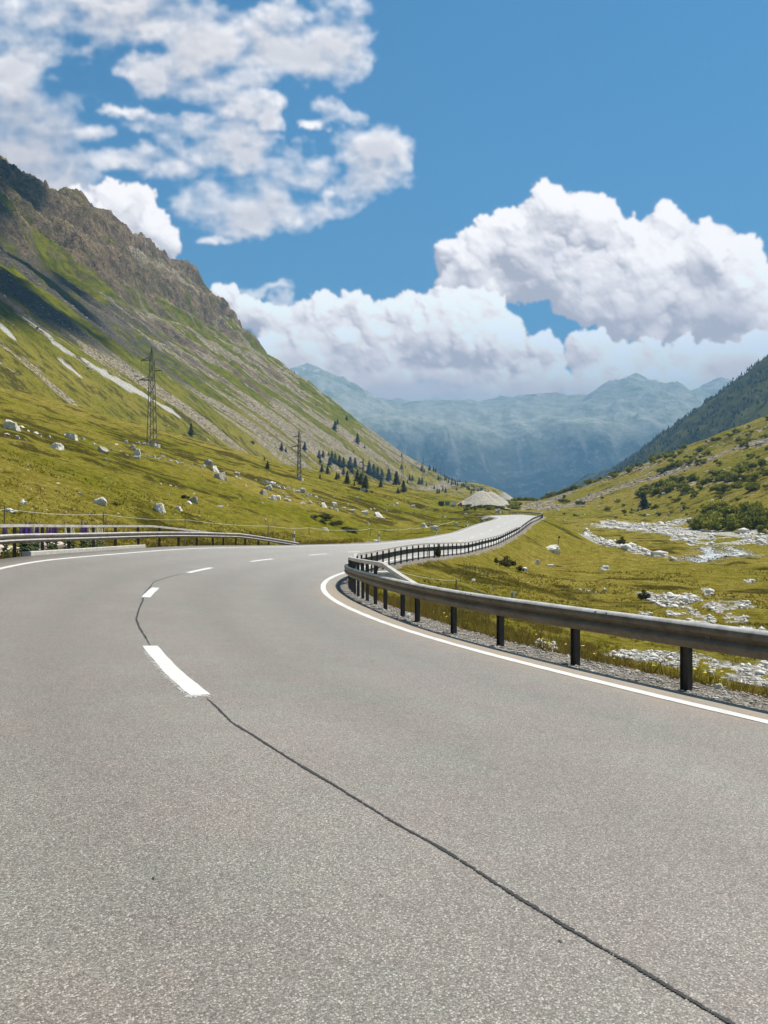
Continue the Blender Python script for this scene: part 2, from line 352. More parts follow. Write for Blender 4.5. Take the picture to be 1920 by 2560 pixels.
def ground_material():
    m, N, bs, out = new_mat('alpine_ground')
    P = N.n('ShaderNodeNewGeometry').outputs['Position']
    A = N.n('ShaderNodeSeparateColor', {0: N.n('ShaderNodeVertexColor', layer_name='zones').outputs[0]}).outputs
    B = N.n('ShaderNodeSeparateColor', {0: N.n('ShaderNodeVertexColor', layer_name='cover').outputs[0]}).outputs
    VG = N.n('ShaderNodeSeparateColor', {0: N.n('ShaderNodeVertexColor', layer_name='extra').outputs[0]}).outputs
    n1 = N.noise(P, .9, 5, .65); n2 = N.noise(P, 5.5, 4, .65); n3 = N.noise(P, .13, 4, .6)
    g1 = N.mix(N.rng(n1, .32, .68), GRASS[0], GRASS[1])
    g2 = N.mix(N.rng(n1, .3, .7), GRASS[2], GRASS[3])
    g = N.mix(B[0], g1, g2)
    g = N.mix(N.m('MULTIPLY', B[1], N.rng(n2, .3, .6, .55, 1.0)), g, GRASS[4])
    g = N.mix(B[2], g, N.mix(N.rng(n3, .35, .65), (.046, .068, .004), (.165, .155, .008)))
    nm = N.noise(P, 1.9, 7, .72, .3); g = N.mix(N.m('MULTIPLY', N.rng(nm, .54, .68), .65), g, (.285, .235, .085)); g = N.mix(N.m('MULTIPLY', N.rng(nm, .46, .34), .75), g, (.050, .047, .005)); g = N.mix(1.0, g, N.rng(n2, .28, .72, .48, 1.50), 'MULTIPLY')
    g = N.mix(1.0, g, N.rng(N.noise(P, 22.0, 3, .7), .3, .7, .72, 1.28), 'MULTIPLY')
    # scree: pale angular stones
    vo = N.n('ShaderNodeTexVoronoi', {'Vector': P, 'Scale': .75, 'Randomness': 1.0}, feature='F1')
    vo2 = N.n('ShaderNodeTexVoronoi', {'Vector': P, 'Scale': 2.6, 'Randomness': 1.0}, feature='F1')
    cell = N.n('ShaderNodeSeparateColor', {0: vo.outputs['Color']}).outputs[0]; cell2 = N.n('ShaderNodeSeparateColor', {0: vo2.outputs['Color']}).outputs[0]
    sc = N.mix(cell, (.21, .17, .105), (.56, .475, .325)); sc = N.mix(1.0, sc, N.rng(cell2, 0, 1, .6, 1.3), 'MULTIPLY')
    sc = N.mix(1.0, sc, N.rng(vo.outputs['Distance'], .25, .75, 1.0, .45), 'MULTIPLY')
    scm = N.rng(N.m('ADD', A[1], N.m('MULTIPLY', N.m('SUBTRACT', N.noise(P, .6, 5, .7), .5), .9)), .38, .62)
    c = N.mix(scm, g, sc)
    # cliff rock
    rn = N.noise(P, .12, 6, .7, .6); rn2 = N.noise(P, .5, 5, .7)
    rk = N.mix(N.rng(rn, .38, .62), (.105, .080, .050), (.33, .245, .145)); rk = N.mix(N.rng(rn2, .38, .6), N.mix(1.0, rk, (.42, .42, .43), 'MULTIPLY'), rk)
    rk = N.mix(N.rng(N.noise(P, .045, 6, .7), .54, .64, 0, .7), rk, (.10, .095, .022))
    rk = N.mix(N.m('MULTIPLY', VG[1], .8), rk, N.mix(N.rng(rn2, .35, .65), (.035, .033, .028), (.13, .12, .10)))  # dark rock tone that also carries painted slope shade
    rkm = N.rng(N.m('ADD', A[0], N.m('MULTIPLY', N.m('SUBTRACT', rn2, .5), .9)), .36, .62)
    c = N.mix(rkm, c, rk)
    # white river gravel and old snow-white gully stones
    v3 = N.n('ShaderNodeTexVoronoi', {'Vector': P, 'Scale': 4.2, 'Randomness': 1.0}, feature='F1')
    gc = N.n('ShaderNodeSeparateColor', {0: v3.outputs['Color']}).outputs[0]
    gr = N.mix(gc, (.42, .39, .33), (.78, .74, .66)); gr = N.mix(1.0, gr, N.rng(v3.outputs['Distance'], .3, .75, 1.0, .35), 'MULTIPLY')
    c = N.mix(A[2], c, gr)
    # gravel verge
    v4 = N.n('ShaderNodeTexVoronoi', {'Vector': P, 'Scale': 38.0, 'Randomness': 1.0}, feature='F1')
    vc = N.n('ShaderNodeSeparateColor', {0: v4.outputs['Color']}).outputs[0]
    vg = N.mix(vc, (.22, .19, .145), (.52, .46, .38)); vg = N.mix(1.0, vg, N.rng(v4.outputs['Distance'], .3, .8, 1.0, .5), 'MULTIPLY')
    c = N.mix(VG[0], c, vg)
    N.link(c, bs.inputs['Base Color']); bs.inputs['Roughness'].default_value = 1.0; bs.inputs['Specular IOR Level'].default_value = 0.0
    h = N.m('ADD', N.m('MULTIPLY_ADD', n2, .22, N.m('MULTIPLY', nm, .45)), N.m('MULTIPLY', N.noise(P, 16.0, 3, .7), .08))
    hr = N.m('ADD', N.m('MULTIPLY', rn2, 2.2), N.m('MULTIPLY', vo.outputs['Distance'], -.5))
    rockish = N.m('MAXIMUM', rkm, scm)
    hh_ = N.m('ADD', N.m('MULTIPLY', h, N.m('SUBTRACT', 1.0, rockish)), N.m('MULTIPLY', hr, rockish))
    bump(N, bs, hh_, .9, 1.0)
    return m
GRASS = [(.088, .096, .006), (.205, .186, .014), (.150, .110, .010), (.330, .272, .062), (.044, .037, .007)]
ground = mesh_obj('ground', np.stack([X, Y, Z], -1), Q, None, smooth=True)
setattr_col(ground.data, 'zones', rock * (1 - 0 * scree), scree, white)
setattr_col(ground.data, 'cover', dry, heath, lush)
shade_rock = sstep(235, 290, uu + 40 * nA) * (1 - sstep(385, 430, uu + 40 * nA)) * (1 - sstep(560, 860, vv + 150 * nA))  # mid-slope dark rock band, with slope shade painted into its colour
setattr_col(ground.data, 'extra', verge.astype(float), shade_rock, verge * 0.)
ground.data.materials.append(ground_material())
tag(ground, kind='structure')

# ------------------------------------------------------------------ road
def ribbon(name, s, offs, dz, mat, taper=True, edge=None):
    rows = []
    for k, o in enumerate(offs):
        oo = np.full(len(s), o) if np.isscalar(o) else o
        rows.append(road_at(s, oo, dz, taper))
    P = np.stack(rows, 1); n, m = P.shape[:2]
    idx = np.arange(n * m).reshape(n, m)
    Fq = np.stack([idx[:-1, :-1], idx[:-1, 1:], idx[1:, 1:], idx[1:, :-1]], -1).reshape(-1, 4)
    return P, Fq
def asphalt_material():
    m, N, bs, out = new_mat('asphalt')
    P = N.n('ShaderNodeNewGeometry').outputs['Position']
    v = N.n('ShaderNodeTexVoronoi', {'Vector': P, 'Scale': 140.0, 'Randomness': 1.0}, feature='F1')
    c = N.n('ShaderNodeSeparateColor', {0: v.outputs['Color']}).outputs
    f = N.noise(P, 60.0, 4, .7); big = N.noise(P, .55, 4, .6); mid = N.noise(P, 3.0, 4, .6)
    st = N.mix(N.rng(c[0], .15, .95), ASPH[0], ASPH[1])
    st = N.mix(N.rng(c[1], .80, .95), st, ASPH[2])
    st = N.mix(1.0, st, N.rng(v.outputs['Distance'], .25, .8, 1.08, .58), 'MULTIPLY')
    st = N.mix(1.0, st, N.rng(f, .3, .7, .80, 1.2), 'MULTIPLY')
    st = N.mix(1.0, st, N.mix(N.rng(N.noise(P, 1.1, 3, .6), .4, .6), (1.03, .99, .99), (.97, 1.0, .98)), 'MULTIPLY'); st = N.mix(1.0, st, N.rng(big, .3, .7, .90, 1.08), 'MULTIPLY'); st = N.mix(1.0, st, N.rng(mid, .3, .7, .95, 1.05), 'MULTIPLY')
    att = N.n('ShaderNodeSeparateColor', {0: N.n('ShaderNodeVertexColor', layer_name='wear_glare').outputs[0]}).outputs
    dust = N.rng(N.m('ADD', att[0], N.m('MULTIPLY', N.m('SUBTRACT', mid, .5), .8)), .3, .9)
    st = N.mix(N.m('MULTIPLY', dust, .75), st, (.275, .215, .15))
    st = N.mix(1.0, st, N.rng(N.m('MULTIPLY', att[1], N.rng(big, .3, .6)), 0, 1, 1, .84), 'MULTIPLY')
    st = N.mix(N.m('MULTIPLY', att[2], .55), st, (.52, .49, .44))  # grazing brightness of the far road painted into the asphalt colour
    N.link(st, bs.inputs['Base Color']); bs.inputs['Roughness'].default_value = .60; bs.inputs['Specular IOR Level'].default_value = .5
    bump(N, bs, N.m('SUBTRACT', N.m('MULTIPLY', f, .5), v.outputs['Distance']), .40, .005)
    return m
ASPH = [(.148, .130, .107), (.285, .254, .215), (.42, .385, .335)]
s_road = np.arange(S0, 228, .5)
lat = np.linspace(-(WL), WR, 15)
tp_ = np.interp(s_road, S, tap)
offs = [-(WL * tp_ + AL)] + [o * tp_ for o in lat] + [WR * tp_ + AR]
P, Fq = ribbon('road', s_road, offs, 0.0, None, False)
n, mcol = P.shape[:2]
# kerb-like thickness at the edges
V = P.reshape(-1, 3).tolist(); base = len(V)
for col_i in (0, mcol - 1):
    for i in range(n): V.append((P[i, col_i] - np.array([0, 0, .11])).tolist())
idx = np.arange(n * mcol).reshape(n, mcol)
L0 = base + np.arange(n); R0 = base + n + np.arange(n)
fl = np.stack([L0[:-1], idx[:-1, 0], idx[1:, 0], L0[1:]], -1); fr = np.stack([idx[:-1, -1], R0[:-1], R0[1:], idx[1:, -1]], -1)
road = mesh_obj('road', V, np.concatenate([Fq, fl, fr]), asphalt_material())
ow = np.concatenate([np.tile(np.concatenate([[-1.3], np.linspace(-1, 1, 15), [1.15]]), n), np.full(2 * n, 1.2)])
dustv = np.clip((np.abs(ow) - .80) / .25, 0, 1) * .8
sw = np.concatenate([np.repeat(s_road, mcol), np.tile(s_road, 2)])
dustv = np.where((ow > .9), np.clip(dustv * np.interp(sw, [-5, 8, 22, 30, 50], [.6, 1.3, 1.3, .5, .1]), 0, 1.2), dustv * np.interp(sw, [0, 20, 60], [.8, .6, .1]))
tyre = np.exp(-((np.abs(ow) - .30) / .10) ** 2) + np.exp(-((np.abs(ow) - .72) / .10) ** 2)
setattr_col(road.data, 'wear_glare', dustv, tyre, np.interp(sw, [24, 60, 105], [0, .55, 1.0]))  # dust, wheel tracks, and painted brightening of the far road
tag(road, kind='structure')

def paint_material():
    m, N, bs, out = new_mat('road_paint')
    P = N.n('ShaderNodeNewGeometry').outputs['Position']
    f = N.noise(P, 45.0, 4, .75); g = N.noise(P, 3.0, 3, .6)
    c = N.mix(N.rng(g, .3, .7), (.50, .485, .45), (.64, .625, .585)); c = N.mix(N.m('MULTIPLY', N.rng(f, .56, .66), N.rng(N.noise(P, 1.4, 4, .65), .40, .6)), c, (.36, .33, .29))
    N.link(c, bs.inputs['Base Color']); bs.inputs['Roughness'].default_value = .6; bump(N, bs, f, .4, .003)
    return m
PAINT = paint_material()
def multi(name, parts, mat, **kw):
    V = []; Fs = []; k = 0
    for P, Fq in parts: V.append(P); Fs.append(Fq + k); k += len(P)
    return mesh_obj(name, np.concatenate(V), np.concatenate(Fs), mat, **kw)
se = np.arange(S0 + .5, 226, .25)
tpe = np.interp(se, S, tap)
def line_obj(name, side):
    e = (WR if side > 0 else -WL) * tpe
    hw = .085
    P, Fq = ribbon(name, se, [e - hw + rng.normal(0, .004, len(se)), e + hw + rng.normal(0, .004, len(se))], .005, PAINT, False)
    o = mesh_obj(name, P.reshape(-1, 3), Fq, PAINT); tag(o, kind='structure')
line_obj('road_edge_line', 1); line_obj('road_edge_line', -1)
# centre dashes
def s_of(px, py):
    # arc length of the road point seen at a picture point
    P = road_at(S, 0.0); m = P[:, 1] > 1.5
    u = CX + F * P[m, 0] / P[m, 1]; v = HY - F * P[m, 2] / P[m, 1]
    return float(S[m][np.argmin((u - px) ** 2 + (v - py) ** 2)])
dash_px = [((515, 1733), (372, 1618)), ((378, 1505), (390, 1473)), ((470, 1434), (532, 1422)), ((627, 1402), (683, 1398)), ((772, 1387.5), (818, 1385.5))]
dashes = [(s_of(*a), s_of(*b)) for a, b in dash_px]
last = dashes[-1]; cyc = 8.0; q = last[0] + cyc
while q < 200: dashes.append((q, q + 2.9)); q += cyc
dash_parts = []
for a, b in dashes:
    a, b = min(a, b), max(a, b)
    b = max(b, a + 2.4)
    ss = np.linspace(a, b, 14)
    dash_parts.append(tuple((lambda r_: (r_[0].reshape(-1, 3), r_[1]))(ribbon('d', ss, [np.full(14, -.10) + rng.normal(0, .004, 14), np.full(14, .10) + rng.normal(0, .004, 14)], .005, PAINT, False))))
for P_, F_ in dash_parts:
    tag(mesh_obj('road_centre_dash', P_, F_, PAINT), kind='structure')
CV = []; CF = []
for _ in range(520):
    a0_, b0_ = dashes[0]; a0_, b0_ = min(a0_, b0_), max(a0_, b0_); q = a0_ - .12 + (b0_ - a0_) * rng.random() ** 1.25 * .9; o_ = -.10 - abs(rng.normal(0, .022)) if rng.random() < .8 else rng.uniform(-.12, .10); r_ = rng.uniform(.003, .010)
    if o_ > -.10: q = a0_ - abs(rng.normal(0, .05))
    k0 = len(CV); CV += [road_at(q + dx_ * r_ * 1.6, o_ + dy_ * r_, .0048, False) for dx_, dy_ in ((-1, -.4), (.2, -1), (1, .3), (-.3, 1))]; CF.append((k0, k0 + 1, k0 + 2, k0 + 3))
tag(mesh_obj('road_paint_flakes', CV, CF, PAINT), kind='structure')
# sealed joint / crack running along the middle
def on_road(px, py):
    dx = (px - CX) / F; dz = (HY - py) / F
    t = np.linspace(2, 60, 6000); s, o, zr = nearest_road(dx * t, t)
    g = zr - dz * t; i = np.where((g[1:] >= 0) & (g[:-1] < 0))[0]
    i = i[0] if len(i) else np.argmin(np.abs(g)); return s[i], o[i]
crack_px = [(1905, 2604), (1828, 2558), (1750, 2511), (1666, 2462), (1560, 2400), (1435, 2329), (1284, 2236), (1122, 2132), (985, 2056), (856, 1976), (770, 1925), (694, 1878), (632, 1838), (578, 1806), (545, 1772), (507, 1737)]
crack2_px = [(378, 1618), (362, 1590), (345, 1560), (341, 1548), (346, 1528), (356, 1505), (364, 1480), (375, 1468), (385, 1455), (400, 1449), (430, 1441), (470, 1432)]
def crack(pxs, wid, name='road_crack'):
    so = np.array([on_road(*p) for p in pxs]); k = np.linspace(0, len(so) - 1, len(so) * 60)
    s = np.interp(k, range(len(so)), so[:, 0]); o = np.interp(k, range(len(so)), so[:, 1])
    o = o + .009 * fbm(s * 1.8, s * 0, 6, 3, .65) + rng.normal(0, .0010, len(s))
    w = wid * (1 + .75 * fbm(s * 7, s * 0 + 4, 4, 8, .7)) ; tp = np.clip(np.minimum(k, k[-1] - k) * 1.2, .1, 1)
    w = w * tp
    rag = lambda: rng.normal(0, .0034, len(s))
    P, Fq = ribbon(name, s, [o - w + rag(), o + w + rag()], .0045, None, False)
    return P.reshape(-1, 3), Fq
TAR = simple_mat('tar_joint', (.035, .033, .032), .75, 0, .3, 60)
def fleck(px, py, r):
    s, o = on_road(px, py); n = 9
    a = np.linspace(0, 6.2832, n, endpoint=False); rad = r * (1 + .5 * rng.random(n))
    P = np.array([road_at(s + rad[i] * 1.6 * math.sin(a[i]), o + rad[i] * .6 * math.cos(a[i]), .0045, False) for i in range(n)])
    c = road_at(s, o, .0045, False)
    V = np.concatenate([[c], P]); Fq = np.array([(0, 1 + i, 1 + (i + 1) % n, 1 + (i + 1) % n) for i in range(n)])
    return V, Fq
tag(multi('road_crack', [crack(crack_px, .0095)], TAR), kind='structure')
tag(multi('road_crack', [crack(crack2_px, .014)], TAR), kind='structure')

fl = [fleck(*a) for a in ((383, 2196, .006), (1400, 2352, .006), (602, 1772, .008), (500, 1650, .008), (950, 2236, .004))]
FV = []; FF = []; kq = 0
for P_, F_ in fl: FV.append(P_); FF += [tuple(int(i) + kq for i in f_[:3]) for f_ in F_]; kq += len(P_)
tag(mesh_obj('road_stain', np.concatenate(FV), FF, TAR), kind='structure')

# ------------------------------------------------------------------ materials for things
def metal_material(name, base, dirt, rough=.5, metal=.25):
    m, N, bs, out = new_mat(name)
    P = N.n('ShaderNodeNewGeometry').outputs['Position']
    f = N.noise(P, 3.0, 5, .7); g = N.noise(P, 14.0, 4, .7)
    c = N.mix(N.rng(f, .44, .70), base, dirt); c = N.mix(1.0, c, N.rng(g, .3, .7, .82, 1.15), 'MULTIPLY')
    N.link(c, bs.inputs['Base Color']); bs.inputs['Roughness'].default_value = rough; bs.inputs['Metallic'].default_value = metal
    bs.inputs['Specular IOR Level'].default_value = .5
    return m
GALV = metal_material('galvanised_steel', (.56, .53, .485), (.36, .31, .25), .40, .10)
GALV_FACE = metal_material('shaded_steel_face', (.165, .138, .105), (.085, .062, .042), .5, .10)  # darker steel: shade on the rail faces put into the colour
DARKPOST = metal_material('weathered_post_steel', (.050, .046, .046), (.085, .07, .055), .6)
BOLT = simple_mat('bolt_steel', (.10, .09, .08), .5, .3)
CONC = simple_mat('pale_concrete', (.50, .47, .42), .9, 0, .2, 6, .01)
WOOD = simple_mat('weathered_wood', (.22, .17, .12), .9, 0, .35, 14)
WHITE = simple_mat('white_plastic', (.78, .78, .76), .5, 0, .08, 5)
BLACK = simple_mat('black_band', (.03, .03, .03), .5, 0, .2, 5)
TAPE = simple_mat('white_fence_tape', (.70, .69, .62), .7, 0, .1, 5)

# ------------------------------------------------------------------ guardrails
WPROF = [(.034, .296), (.026, .306), (.010, .311), (-.012, .310), (-.034, .304), (-.054, .292), (-.070, .272), (-.080, .250), (-.083, .225), (-.078, .205), (-.018, .165), (-.012, .155), (-.018, .145), (-.078, .105), (-.083, .085), (-.072, .065), (-.010, .008), (.0, 0.0)]
def sweep(s, prof, off, zoff, name, mat, parent, side, closed=False, zfun=None):
    """sweep a cross-section (outward depth, height) along the road; side +1 right rail, -1 left rail"""
    n = len(prof); o = off
    P = np.zeros((len(s), n, 3))
    for j, (d, h) in enumerate(prof):
        P[:, j] = road_at(s, o + side * d, 0, False); P[:, j, 2] = road_at(s, o, 0, False)[:, 2] + zoff + h
    if zfun is not None: P[:, :, 2] += zfun[:, None]
    idx = np.arange(len(s) * n).reshape(len(s), n)
    nx = np.roll(idx, -1, 1) if closed else idx[:, 1:]; ix = idx if closed else idx[:, :-1]
    Fq = np.stack([ix[:-1], nx[:-1], nx[1:], ix[1:]], -1).reshape(-1, 4)
    Fl = [tuple(f) for f in Fq]
    if closed: Fl += [tuple(idx[0])[::-1], tuple(idx[-1])]
    ob = mesh_obj(name, P.reshape(-1, 3), Fl, mat, parent, smooth=not closed)
    if not closed:
        md = ob.modifiers.new('thickness', 'SOLIDIFY'); md.thickness = .005; md.offset = 0
    return ob
BOXP = [(-.055, .10), (.055, .10), (.055, -.0), (-.055, -.0)]
def rail_off(s, side, extra=0.0):
    tp = np.interp(s, S, tap); return (WR * tp + RO + extra + .15 * np.exp(-((np.asarray(s) - 19) / 5.0) ** 2)) if side > 0 else -(WL * tp + RO + .25 + extra)
post_mesh = None
def make_post_mesh(h):
    b = MB()
    b.box((0, 0, h / 2 - .25), (.012, .12, h + .5)); b.box((0, .056, h / 2 - .25), (.075, .009, h + .5)); b.box((0, -.056, h / 2 - .25), (.075, .009, h + .5))
    return b
def guardrail(name, label, side, sa, sb, spacing, box=None, sink=None, post_tall=None):
    mid_s = (sa + sb) / 2; p0 = road_at(np.array([mid_s]), rail_off(np.array([mid_s]), side), 0, False)[0]
    root = empty(name, (0, 0, 0)); tag(root, label, 'guardrail', 'steel crash barriers beside the road')
    s = np.arange(sa, sb + .01, .4); off = rail_off(s, side)
    drop = np.zeros_like(s)
    if sink:
        for (s0, s1) in sink: drop += -.62 * np.clip((s - s0) / (s1 - s0), 0, 1) ** 1.25
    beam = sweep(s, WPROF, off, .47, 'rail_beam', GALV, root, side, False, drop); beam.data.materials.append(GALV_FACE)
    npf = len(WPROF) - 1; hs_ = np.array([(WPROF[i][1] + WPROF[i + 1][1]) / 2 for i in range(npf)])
    shade_face = (hs_ < .262) if side > 0 else ((hs_ < .262) & ~((hs_ > .088) & (hs_ < .15)))  # faces painted as shaded; the sunlit rolls keep the bright steel
    beam.data.polygons.foreach_set('material_index', np.tile(shade_face.astype(np.int32), len(s) - 1))
    rb = MB(); rb.box((0, 0, 0), (.012, .09, .075)); rm_ = mesh_obj('reflector', rb.V, rb.F, BOLT, None, False, False).data
    for q in np.arange(sa + 2.9, min(sb, 60) - 1, 6.2):
        a = np.array([q]); p = road_at(a, rail_off(a, side, -.026), 0, False)[0]; ro_ = bpy.data.objects.new('reflector', rm_); COL.objects.link(ro_); ro_.parent = root
        ro_.location = (p[0], p[1], p[2] + .47 + .157 + float(np.interp(q, s, drop))); ro_.rotation_euler = (0, 0, -float(np.interp(q, S, hh)))
    if box:
        for (b0, b1, r0, r1) in box:
            sb_ = np.arange(b0, b1 + .01, .3); ob = rail_off(sb_, side, .13)
            dz = -.46 * np.clip((b0 + r0 - sb_) / max(r0, .01), 0, 1) - (.30 if r1 < 5 else .34) * np.clip((sb_ - (b1 - r1)) / max(r1, .01), 0, 1)
            if r1 > 0 and r1 <= 4: dz = dz - .55 * np.clip((sb_ - (b1 - r1)) / r1, 0, 1)
            sweep(sb_, BOXP, ob, 1.00, 'hand_rail', GALV, root, side, True, dz)
    meshes = {}
    ps = []
    q = sa + .3
    if side < 0 and sa < 20:
        ss = np.arange(sa, sb, .05); P_ = road_at(ss, rail_off(ss, -1, .095), 0, False); uu_ = CX + F * P_[:, 0] / P_[:, 1]
        ps = [float(ss[np.argmin(np.abs(uu_ - x_))]) for x_ in (-40, 36, 106, 171, 233, 289, 345, 398, 446, 492, 532, 558, 590, 613, 645, 672)]; q = sb
    if callable(spacing) and side > 0 and sa < 0: ps = [s_rail(*a) for a in POST_PX]; ps = [ps[0] - 4.2, ps[0] - 2.1] + ps; q = ps[-1] + 1.15
    while q < sb - .1:
        ps.append(q); q += spacing(q) if callable(spacing) else spacing
    for q in ps:
        a = np.array([q]); tall = bool(box) and any(b0 + r0 * .97 < q < b1 - r1 * .8 for b0, b1, r0, r1 in box)
        dr = float(np.interp(q, s, drop))
        key = (tall, round(dr, 1))
        if key not in meshes:
            b = make_post_mesh((1.0 if tall else .74) + dr)
            meshes[key] = mesh_obj('post', b.V, b.F, DARKPOST, None, False, False).data
        po = bpy.data.objects.new('post', meshes[key]); COL.objects.link(po); po.parent = root
        p = road_at(a, rail_off(a, side, .095), 0, False)[0]; h = float(np.interp(q, S, hh))
        po.location = (p[0], p[1], p[2]); po.rotation_euler = (0, 0, -h)
        p = road_at(a, rail_off(a, side, .0), 0, False)[0]
    # splice bolts
    bb = MB(); bb.box((0, 0, 0), (.035, .035, .035)); bm_ = mesh_obj('bolt', bb.V, bb.F, BOLT, None, False, False).data
    for q in np.arange(sa + 1.2, min(sb, 40) - .5, 4.0):
        for dq in (-.12, .12):
            a = np.array([q + dq]); p = road_at(a, rail_off(a, side, -.048), 0, False)[0]
            bo = bpy.data.objects.new('bolt', bm_); COL.objects.link(bo); bo.parent = root; bo.location = (p[0], p[1], p[2] + .745 + float(np.interp(q, s, drop)))
    return root
POST_PX = [(1730, 1724), (1438, 1661), (1254, 1621), (1130, 1587), (1043, 1562), (1008, 1546), (961, 1530), (938, 1515), (917, 1503), (906, 1490)]
def s_rail(px, py):
    P = road_at(S, rail_off(S, 1, .095), 0, False); m = (P[:, 1] > 3) & (S < 25); u = CX + F * P[m, 0] / P[m, 1]; v = HY - F * P[m, 2] / P[m, 1]
    return float(S[m][np.argmin((u - px) ** 2 + .3 * (v - py) ** 2)])
def sp_near(q): return 1.45 if q < 9 else 1.15 if q < 26 else 1.9
guardrail('guardrail', 'near steel guardrail curving round the inside of the bend beside the gravel verge', 1, -11, 31, sp_near, box=[(12.6, 31, 4.6, 3.2)])
guardrail('guardrail', 'long dark guardrail following the straight road away towards the gravel heaps', 1, 30.2, 196, lambda q: 1.9, box=[(31.5, 118, 1.6, 6)])
guardrail('guardrail', 'left guardrail on the outside of the bend, sinking into the ground at its end', -1, 8, 58, lambda q: 1.95, box=[(8, 45.5, .01, 8.0)], sink=[(48.0, 58)])
guardrail('guardrail', 'short far guardrail on the left side of the road where it bends away', -1, 141, 152, 2.0, sink=[(149, 152)])

# kerb by the left guardrail
def s_left(px):
    ss = np.arange(0, 60, .1); P = road_at(ss, -(WL * np.interp(ss, S, tap) + AL), 0, False); m = P[:, 1] > 4
    return float(ss[m][np.argmin(np.abs(CX + F * P[m, 0] / P[m, 1] - px))])
s = np.arange(s_left(78), s_left(370), .2)
kp = [(.0, .0), (.0, .13), (.03, .15), (.30, .15), (.30, -.10), (.0, -.10)]
tpk = np.interp(s, S, tap)
kerb = sweep(s, kp, -(WL * tpk + AL + .02), 0.0, 'concrete_kerb', CONC, None, -1, True)
tag(kerb, 'pale concrete kerb along the road edge under the left guardrail', 'kerb')

# ------------------------------------------------------------------ marker posts
def marker(px, py_base, hpx, label):
    p = None
    # stand it just outside the outer edge line, at the seen column
    cand = road_at(np.arange(20, 200, .2), np.array(-(WL * np.interp(np.arange(20, 200, .2), S, tap) + 1.15)), 0, False)
    u = CX + F * cand[:, 0] / cand[:, 1]; v = HY - F * cand[:, 2] / cand[:, 1]
    i = int(np.argmin((u - px) ** 2 + 4 * (v - py_base) ** 2)); p = cand[i]
    k = hpx / F * p[1]
    root = empty('road_marker_post', (p[0], p[1], p[2] - .05)); tag(root, label, 'marker post', 'white reflector posts along the left road edge')
    def seg(z0, z1, name, mat, slant=0.0):
        b = MB(); n = 10; V = []
        for z, w in ((z0, .075), (z1, .072)):
            for a in range(n):
                an = 6.28318 * a / n; V.append((math.cos(an) * w, math.sin(an) * w * .8, z + (slant * math.cos(an) if z == z1 else 0)))
        Fc = [(a, (a + 1) % n, n + (a + 1) % n, n + a) for a in range(n)] + [tuple(range(n))[::-1], tuple(range(n, 2 * n))]
        b.add(V, Fc); b.build(name, mat, root)
    H = k + .05
    seg(0, H * .55, 'shaft', WHITE); seg(H * .55 + .001, H * .80, 'black_band', BLACK); seg(H * .80 + .001, H, 'cap', WHITE, .015)
    b = MB(); b.box((0, -.063, H * .68), (.05, .012, .16)); b.build('reflector', simple_mat('reflector', (.55, .55, .55), .2), root)
    return root
marker(734, 1361, 34, 'white reflector post with black band where the left guardrail ends')
marker(948, 1354, 25, 'white reflector post beside a pale stone on the grass edge of the straight road')
marker(1092, 1338, 17, 'white reflector post in front of two flat white boulders')
marker(1172, 1320, 14, 'small white reflector post halfway along the bright straight road')
marker(1212, 1306, 9, 'tiny white reflector post by the short far guardrail')


# ------------------------------------------------------------------ boulders
def granite_material(name, a, b, stain):
    m, N, bs, out = new_mat(name)
    P = N.n('ShaderNodeNewGeometry').outputs['Position']
    f = N.noise(P, 1.6, 6, .7); g = N.noise(P, 9.0, 4, .7)
    c = N.mix(N.rng(f, .35, .65), a, b); c = N.mix(N.rng(g, .60, .75), c, stain)
    N.link(c, bs.inputs['Base Color']); bs.inputs['Roughness'].default_value = .9; bs.inputs['Specular IOR Level'].default_value = .15
    bump(N, bs, N.m('ADD', f, N.m('MULTIPLY', g, .3)), .7, .12)
    return m
GRAN = granite_material('pale_granite', (.50, .465, .40), (.78, .735, .65), (.30, .265, .205))
GRAN_D = granite_material('grey_granite', (.26, .23, .185), (.50, .45, .37), (.14, .125, .10))
PINK = granite_material('pink_granite', (.46, .34, .27), (.60, .50, .42), (.33, .19, .13))
def rock_mesh(seed, cuts=11, sub=4, flat=1.0):
    r = random.Random(seed); bm = bmesh.new(); bmesh.ops.create_icosphere(bm, subdivisions=sub, radius=1)
    pl = []
    for _ in range(cuts):
        n = Vector((r.gauss(0, 1), r.gauss(0, 1), r.gauss(.0, .55))).normalized(); pl.append((n, r.uniform(.50, .82)))
    if seed % 2: pl.append((Vector((r.uniform(-.4, .4), r.uniform(-.4, .2), 1)).normalized(), r.uniform(.5, .66)))
    off = Vector((seed * 3.1, seed * 1.7, seed * .9))
    for v in bm.verts:
        p = v.co.copy()
        for n, d in pl:
            q = p.dot(n) - d
            if q > 0: p -= n * q * .94
        p *= 1 + .16 * mnoise.fractal(p * 1.7 + off, .8, 2.1, 4) + .05 * mnoise.noise(p * 6 + off)
        v.co = p
    sx = max(abs(v.co.x) for v in bm.verts); sz = max(v.co.z for v in bm.verts)
    for v in bm.verts: v.co = Vector((v.co.x / sx * .5, v.co.y / sx * .5, v.co.z / sz if v.co.z > 0 else v.co.z * .6))
    me = bpy.data.meshes.new('boulder'); bm.to_mesh(me); bm.free(); return me
ROCKS = {}
for mat, nm in ((GRAN, 'p'), (GRAN_D, 'd'), (PINK, 'k')):
    ROCKS[nm] = []
    for k in range(9 if nm != 'k' else 2):
        me = rock_mesh(k + (0 if nm == 'p' else 20 if nm == 'd' else 40)); me.materials.append(mat); ROCKS[nm].append(me)
GB_L, GB_R = 'pale boulders lying in the left meadow', 'pale boulders lying in the right meadow'
